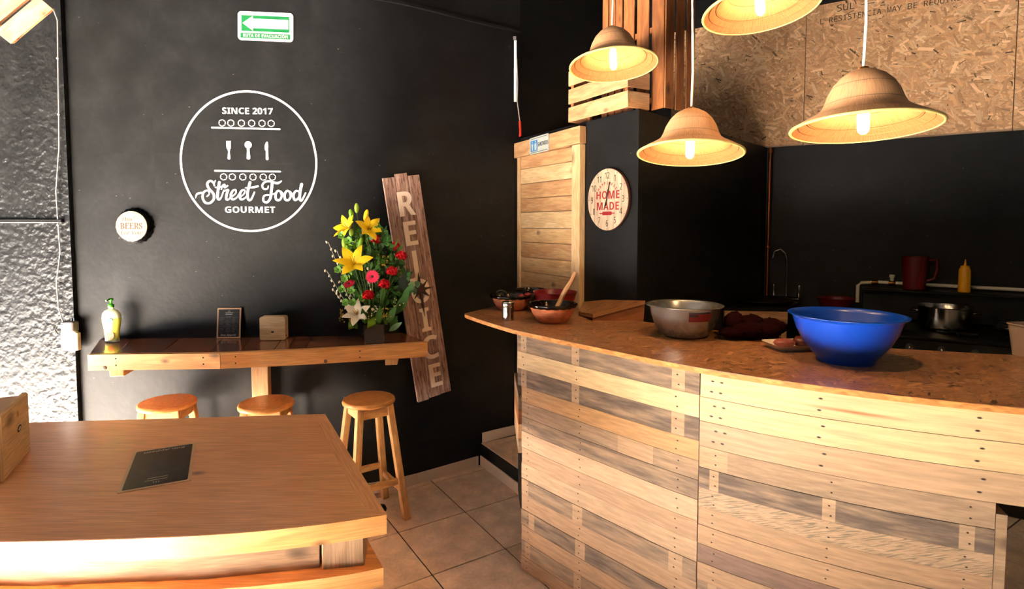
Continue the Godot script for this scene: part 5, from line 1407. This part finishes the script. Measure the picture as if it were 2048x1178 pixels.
	for s in [-1, 1]:
		m = MB.new(); m.tube([Vector3(0.135 * s, 0.10, -0.04), Vector3(0.17 * s, 0.10, -0.035), Vector3(0.175 * s, 0.10, 0.035), Vector3(0.135 * s, 0.10, 0.04)], 0.006, 7); obj("handle", m, M.steel, pot)
	# jug and mustard on the stove's back shelf
	var jp := sx * Vector3(-0.20, 1.1725, -0.22)
	var j := thing("plastic_jug", "dark red plastic jug on the black ledge over the stove", "jug", jp, kb)
	m = MB.new(); m.lathe(T(0, 0, 0), [Vector2(0.001, 0), Vector2(0.058, 0), Vector2(0.062, 0.01), Vector2(0.074, 0.215), Vector2(0.077, 0.22), Vector2(0.071, 0.218), Vector2(0.058, 0.012), Vector2(0.001, 0.008)], 36); obj("body", m, M.red_plastic, j)
	m = MB.new(); m.tube([Vector3(0.068, 0.20, 0), Vector3(0.115, 0.20, 0), Vector3(0.118, 0.14, 0), Vector3(0.105, 0.08, 0), Vector3(0.064, 0.06, 0)], 0.010, 8); obj("handle", m, M.red_plastic, j)
	var mp := sx * Vector3(0.06, 1.1725, -0.22)
	var mu := thing("squeeze_bottle", "yellow mustard squeeze bottle beside the dark red jug", "bottle", mp, kb)
	m = MB.new(); m.lathe(T(0, 0, 0), [Vector2(0.001, 0), Vector2(0.030, 0), Vector2(0.033, 0.006), Vector2(0.032, 0.14), Vector2(0.028, 0.155), Vector2(0.024, 0.158), Vector2(0.024, 0.168), Vector2(0.008, 0.172), Vector2(0.003, 0.21), Vector2(0.001, 0.21)], 24); obj("body", m, M.mustard, mu)
	# gas pipe with valves along the wall
	var gp := thing("gas_pipe", "white gas pipe with brass fittings along the kitchen wall", "pipe", on_kit(0.62, 1.192, 0.0).origin, kb)
	m = MB.new(); m.tube([Vector3(0, -0.14, 0.02), Vector3(0, -0.02, 0.02), Vector3(0.02, 0.0, 0.02), Vector3(0.12, 0.01, 0.02), Vector3(1.12, 0.0, 0.02)], 0.012, 10); obj("tube", m, M.cord_white, gp)
	for q in [0.10, 0.20, 1.0]:
		m = MB.new(); m.lathe(Transform3D(Basis(Vector3.UP, Vector3.LEFT, Vector3.BACK), Vector3(q, 0.008, 0.02)), [Vector2(0.012, -0.02), Vector2(0.018, -0.018), Vector2(0.018, 0.018), Vector2(0.012, 0.02)], 12); obj("fitting", m, M.brass, gp)
	m = MB.new(); m.lathe(T(0.2, 0.01, 0.02), [Vector2(0.012, 0.0), Vector2(0.012, 0.035), Vector2(0.017, 0.037), Vector2(0.017, 0.055), Vector2(0.001, 0.057)], 12); obj("valve", m, M.white_plastic, gp)
	m = MB.new(); m.box(T(1.03, 0.035, 0.03), Vector3(0.12, 0.014, 0.018), 0.003); m.box(T(0.99, 0.018, 0.03), Vector3(0.03, 0.036, 0.022), 0.003); obj("red_lever", m, M.orange_red, gp)
	# bowl on the sink, foil, spray bottle
	m = MB.new(); m.lathe(Transform3D(Basis.IDENTITY, on_kit(0.50, 1.0, 0.26).origin), bowl_profile(0.115, 0.05, 0.10, 0.003, 0.55), 32)
	var rb := obj("kitchen_bowl", m, M.red_plastic)
	tag(rb, "deep red plastic bowl on the dark sink unit", "bowl")
	m = MB.new()
	var nz := noise(97, 0.35, 3)
	m.blob(Transform3D(Basis.IDENTITY, sx * Vector3(0.30, 1.012, 0.06)), Vector3(0.12, 0.032, 0.10), nz, 0.55, 40, 20)
	tag(obj("foil_sheet", m, M.foil), "crumpled kitchen foil glinting on the stove", "foil")
	var bp := sx * Vector3(0.43, 1.1725, -0.22)
	m = MB.new(); m.lathe(Transform3D(kb, bp), [Vector2(0.001, 0), Vector2(0.05, 0), Vector2(0.052, 0.01), Vector2(0.045, 0.15), Vector2(0.03, 0.19), Vector2(0.018, 0.20), Vector2(0.018, 0.225), Vector2(0.001, 0.226)], 24)
	tag(obj("storage_bottle", m, M.tray_white), "pale bottle at the end of the ledge beyond the mustard", "bottle")

# ------------------------------------------------------------------ flowers
func build_flowers() -> void:
	var base := Vector3(-0.76, 0.958, -3.10)
	var F := thing("flower_arrangement", "tall arrangement of yellow lilies, red roses and greenery in a grey vase", "flower arrangement", base, upright(Vector2(1, -0.15)))
	var m := MB.new()
	# square vase, hollow
	for s in [[0.052, 1.0], [0.047, -1.0]]:
		for k in 4:
			var a := PI / 4 + PI / 2 * k; var b := a + PI / 2
			var r: float = s[0] * 1.38
			m.quad(Vector3(cos(a) * r, 0, sin(a) * r), Vector3(cos(b) * r, 0, sin(b) * r), Vector3(cos(b) * r * 1.06, 0.10, sin(b) * r * 1.06), Vector3(cos(a) * r * 1.06, 0.10, sin(a) * r * 1.06), Vector3(cos((a + b) / 2), 0, sin((a + b) / 2)) * float(s[1]))
	m.box(T(0, 0.004, 0), Vector3(0.098, 0.008, 0.098), 0.001)
	m.box(T(0, 0.085, 0), Vector3(0.09, 0.02, 0.09), 0.001)
	obj("vase", m, M.vase_grey, F)
	var at := func(px: float, py: float, dz := 0.0) -> Vector3: return Vector3((px - 752.0) / 358.0, (680.0 - py) / 358.0, dz)
	var aim := func(p: Vector3, dir: Vector3) -> Transform3D:
		var y := dir.normalized(); var x := y.cross(Vector3(0.1, 0.3, 1)).normalized()
		return Transform3D(Basis(x, y, x.cross(y)), p)
	var stem := func(p: Vector3, r := 0.0022) -> void:
		var mm := MB.new()
		mm.tube([Vector3(p.x * 0.12, 0.09, p.z * 0.2), Vector3(p.x * 0.45, 0.09 + (p.y - 0.09) * 0.4, p.z * 0.6), p], r, 6)
		obj("stem", mm, M.stem_green, F)
	var lily := func(p: Vector3, dir: Vector3, size: float, mt: Material) -> void:
		var n := Node3D.new(); n.name = numbered(F, "lily"); F.add_child(n, true); n.transform = aim.call(p, dir)
		for k in 6:
			var mm := MB.new()
			mm.petal(Transform3D(Basis(Vector3.UP, TAU * k / 6.0 + 0.3) * Basis.from_euler(Vector3(0.42 + 0.08 * (k % 2), 0, 0)), Vector3.ZERO), size, size * (0.50 if k % 2 else 0.40), 1.25, 0.3, 0.75)
			obj("petal", mm, mt, n)
		var st := MB.new()
		for k in 5: st.tube([Vector3.ZERO, Basis(Vector3.UP, TAU * k / 5.0) * Vector3(0.012, size * 0.6, 0)], 0.0012, 5)
		obj("stamens", st, M.goldenrod, n)
		stem.call(p, 0.003)
	lily.call(at.call(708, 458, 0.04), Vector3(-0.75, 0.65, 0.7), 0.100, M.petal_yellow)
	lily.call(at.call(742, 460, 0.04), Vector3(0.55, 0.55, 0.85), 0.100, M.petal_yellow)
	lily.call(at.call(718, 527, 0.08), Vector3(-0.05, 0.75, 0.85), 0.125, M.petal_yellow)
	lily.call(at.call(723, 622, 0.09), Vector3(-0.12, 0.6, 0.9), 0.095, M.petal_white)
	for q in [[723, 425, 0.0, 0.05, "bud_green"], [714, 438, -0.15, 0.055, "leaf_lime"], [738, 440, 0.25, 0.06, "petal_yellow"], [725, 497, 0.3, 0.07, "leaf_lime"], [699, 493, -0.05, 0.055, "bud_green"], [706, 505, -0.15, 0.05, "leaf_lime"], [712, 470, 0.05, 0.04, "bud_green"]]:
		m = MB.new()
		var p: Vector3 = at.call(q[0], q[1], 0.05)
		m.blob(aim.call(p + Vector3(q[2], 1, 0.1) * float(q[3]) * 0.4, Vector3(q[2], 1, 0.15)), Vector3(0.0125, q[3] * 0.55, 0.0125), null, 0, 12, 8)
		obj("lily_bud", m, M[q[4]], F); stem.call(p)
	for q in [[758, 476, 0.02], [792, 491, -0.02], [805, 508, 0.02], [788, 537, 0.07], [774, 561, 0.10], [745, 581, 0.11]]:
		var p: Vector3 = at.call(q[0], q[1] + 6, q[2])
		var x: Transform3D = aim.call(p, Vector3(p.x * 1.2, 0.8, 0.45))
		m = MB.new()
		m.blob(x * T(0, 0.012, 0), Vector3(0.014, 0.018, 0.014), null, 0, 14, 8)
		for ring in 3:
			for k in 4 + ring:
				m.petal(x * Transform3D(Basis(Vector3.UP, TAU * k / (4.0 + ring) + ring * 0.7) * Basis.from_euler(Vector3(0.12 + 0.17 * ring, 0, 0)), Basis(Vector3.UP, TAU * k / (4.0 + ring) + ring * 0.7) * Vector3(0, -0.004, 0.008)), 0.041 - 0.002 * ring, 0.042, -0.35 + 0.35 * ring, 0.5, 0.75)
		obj("rose", m, M.petal_red, F)
		stem.call(p, 0.0028)
	for q in [[753, 548, 0.12, "petal_pink", Vector3(0.05, 0.25, 1), 0.038], [709, 563, 0.09, "petal_magenta", Vector3(-0.35, 1.0, 0.75), 0.034]]:
		var n := Node3D.new(); n.name = numbered(F, "gerbera"); F.add_child(n, true)
		var p: Vector3 = at.call(q[0], q[1], q[2])
		n.transform = aim.call(p, q[4])
		m = MB.new()
		for k in 22: m.petal(Transform3D(Basis(Vector3.UP, TAU * k / 22.0) * Basis.from_euler(Vector3(1.25 + 0.1 * (k % 2), 0, 0)), Vector3(0, 0.001 * (k % 2), 0)), q[5], 0.0125, 0.3, 0.2, 0.8)
		for k in 14: m.petal(Transform3D(Basis(Vector3.UP, TAU * k / 14.0 + 0.1) * Basis.from_euler(Vector3(1.0, 0, 0)), Vector3(0, 0.003, 0)), q[5] * 0.55, 0.009, 0.3, 0.2, 0.8)
		obj("petals", m, M[q[3]], n)
		m = MB.new(); m.blob(T(0, 0.004, 0), Vector3(0.0085, 0.005, 0.0085), null, 0, 12, 6); obj("eye", m, M.flower_eye, n)
		stem.call(p, 0.0028)
	# broad leaves
	for q in [[806, 585, 0.0, 0.15, 0.058, Vector3(0.25, 1, 0.1), "leaf_dark"], [795, 625, 0.04, 0.17, 0.05, Vector3(0.55, 1, 0.3), "leaf_green"], [790, 610, -0.02, 0.20, 0.055, Vector3(0.35, 1, 0.0), "leaf_dark"], [764, 520, -0.03, 0.17, 0.05, Vector3(0.1, 1, 0.0), "leaf_dark"], [775, 560, -0.02, 0.17, 0.05, Vector3(0.2, 1, 0.05), "leaf_dark"], [702, 600, 0.0, 0.14, 0.045, Vector3(-0.2, 1, 0.1), "leaf_dark"], [724, 560, -0.01, 0.14, 0.045, Vector3(-0.05, 1, 0.1), "leaf_green"], [808, 598, 0.05, 0.13, 0.042, Vector3(0.5, 0.8, 0.2), "leaf_green"]]:
		m = MB.new(); m.petal(aim.call(at.call(q[0], q[1], q[2]), q[5]), q[3], q[4], 0.4, 0.25, 0.8); obj("leaf", m, M[q[6]], F)
	for q in [[824, 572, Vector3(0.3, 1, 0.6)], [832, 570, Vector3(0.9, 0.6, 0.5)], [828, 582, Vector3(0.7, 0.2, 0.7)]]:
		m = MB.new(); m.petal(aim.call(at.call(q[0], q[1], 0.02), q[2]), 0.045, 0.04, 0.3, 0.2, 0.6); obj("leaf", m, M.leaf_pale, F)
	# looped leaves over the vase rim
	for q in [[713, 641, -0.012, 0.06], [749, 639, 0.012, 0.07], [790, 640, 0.02, 0.03]]:
		m = MB.new()
		var c: Vector3 = at.call(q[0], q[1], q[3])
		for k in 14:
			var a := -0.9 + TAU * 0.86 * k / 14.0; var b := -0.9 + TAU * 0.86 * (k + 1) / 14.0
			var R := 0.024
			var dx := 0.021
			m.smooth(c + Vector3(-dx, cos(a) * R - 0.008, sin(a) * R), c + Vector3(dx, cos(a) * R + 0.008, sin(a) * R), c + Vector3(dx, cos(b) * R + 0.008, sin(b) * R), c + Vector3(-dx, cos(b) * R - 0.008, sin(b) * R), Vector3(0, cos(a), sin(a)), Vector3(0, cos(a), sin(a)), Vector3(0, cos(b), sin(b)), Vector3(0, cos(b), sin(b)))
		obj("looped_leaf", m, M.leaf_lime if q[0] < 760 else M.leaf_green, F)
	# small filler leaves, nobody could count them
	m = MB.new()
	for k in 620:
		var f := rng.randf()
		var y := lerpf(0.09, 0.62, pow(f, 0.8))
		var wid := 0.155 * sin(PI * clampf((y - 0.02) / 0.68, 0.05, 0.97)) + 0.01
		var p := Vector3(rng.randf_range(-wid, wid) + 0.02 - 0.06 * maxf(y - 0.35, 0.0) * 2.0, y, rng.randf_range(-0.07, 0.05))
		m.petal(aim.call(p, Vector3(rng.randf_range(-1, 1), rng.randf_range(0.1, 1.0), rng.randf_range(-0.6, 1))), rng.randf_range(0.022, 0.058), rng.randf_range(0.010, 0.026), 0.5, 0.2, 0.8)
	var fo := obj("foliage", m, M.leaf_green, F); fo.set_meta("kind", "stuff")
	m = MB.new()
	for k in 70:
		var y := rng.randf_range(0.28, 0.56)
		m.petal(aim.call(Vector3(rng.randf_range(-0.145, -0.075), y, rng.randf_range(-0.02, 0.07)), Vector3(rng.randf_range(-1, 1), rng.randf_range(0.0, 1.0), rng.randf_range(0.1, 1))), rng.randf_range(0.018, 0.03), rng.randf_range(0.014, 0.024), 0.5, 0.3, 0.7)
	fo = obj("bell_foliage", m, M.leaf_lime, F); fo.set_meta("kind", "stuff")
	# green bell flowers up the side
	for q in [[697, 470], [709, 480], [698, 523], [710, 535], [701, 552], [696, 572], [712, 575], [702, 598], [716, 598], [733, 590], [689, 535]]:
		m = MB.new()
		var x: Transform3D = aim.call(at.call(q[0], q[1], 0.085), Vector3(-0.3, 0.25, 1))
		for k in 5: m.petal(x * Transform3D(Basis(Vector3.UP, TAU * k / 5.0) * Basis.from_euler(Vector3(0.75, 0, 0)), Vector3.ZERO), 0.026, 0.026, 0.5, 0.4, 0.8)
		m.blob(x * T(0, 0.006, 0), Vector3(0.005, 0.007, 0.005), null, 0, 8, 6)
		obj("bell_flower", m, M.leaf_bright, F)
	for q in [[722, 650, 0.08, 0.09, 0.03, Vector3(-0.5, 1, 0.3)], [738, 640, 0.09, 0.11, 0.032, Vector3(-0.15, 1, 0.35)], [762, 640, 0.09, 0.12, 0.034, Vector3(0.12, 1, 0.3)], [780, 640, 0.08, 0.12, 0.036, Vector3(0.45, 1, 0.3)], [726, 605, 0.06, 0.10, 0.032, Vector3(-0.2, 1, 0.2)], [768, 600, 0.07, 0.11, 0.03, Vector3(0.15, 1, 0.2)], [740, 520, 0.03, 0.10, 0.03, Vector3(0.2, 1, 0.1)], [782, 655, 0.08, 0.1, 0.03, Vector3(0.9, 0.6, 0.3)]]:
		m = MB.new(); m.petal(aim.call(at.call(q[0], q[1], q[2]), q[5]), q[3], q[4], 0.4, 0.25, 0.8); obj("leaf", m, M.leaf_green, F)
	# catkin stems and baby's breath
	for q in [[668, 483], [664, 538], [684, 500], [690, 560], [740, 480], [676, 575]]:
		m = MB.new()
		var e: Vector3 = at.call(q[0], q[1], 0.03)
		var n2 := 9
		var mid := Vector3(e.x * 0.55, e.y * 0.5, 0.03)
		for k in n2:
			var t := 0.45 + 0.55 * k / (n2 - 1.0)
			var p := Vector3(e.x * 0.1, 0.1, 0).lerp(mid, minf(t * 2.0, 1.0)) if t < 0.5 else mid.lerp(e, (t - 0.5) * 2.0)
			m.blob(aim.call(p + Vector3(rng.randf_range(-0.008, 0.008), 0, 0.004), Vector3(rng.randf_range(-0.6, 0.6), 1, 0.2)), Vector3(0.0048, 0.0085, 0.0048), null, 0, 8, 6)
		m.tube([Vector3(e.x * 0.1, 0.1, 0), mid, e], 0.0012, 5)
		obj("catkin_stem", m, M.catkin, F)
	m = MB.new()
	for k in 60:
		var c: Vector3 = [at.call(802, 602, 0.07), at.call(757, 612, 0.1), at.call(772, 622, 0.08), at.call(745, 622, 0.1)][k % 4]
		m.blob(Transform3D(Basis.IDENTITY, c + Vector3(rng.randf_range(-0.035, 0.035), rng.randf_range(-0.03, 0.03), rng.randf_range(-0.02, 0.02))), Vector3(0.0035, 0.0035, 0.0035), null, 0, 6, 4)
	fo = obj("white_blossom", m, M.catkin, F); fo.set_meta("kind", "stuff")
	m = MB.new()
	for k in 90:
		var c: Vector3 = [at.call(778, 622, 0.09), at.call(771, 521, 0.03), at.call(700, 625, 0.06)][k % 3]
		m.petal(aim.call(c + Vector3(rng.randf_range(-0.03, 0.03), rng.randf_range(-0.035, 0.03), rng.randf_range(-0.02, 0.02)), Vector3(rng.randf_range(-1, 1), rng.randf_range(0.2, 1.0), rng.randf_range(-0.5, 1))), 0.015, 0.006, 0.4, 0.2, 0.8)
	fo = obj("goldenrod_sprays", m, M.goldenrod, F); fo.set_meta("kind", "stuff")
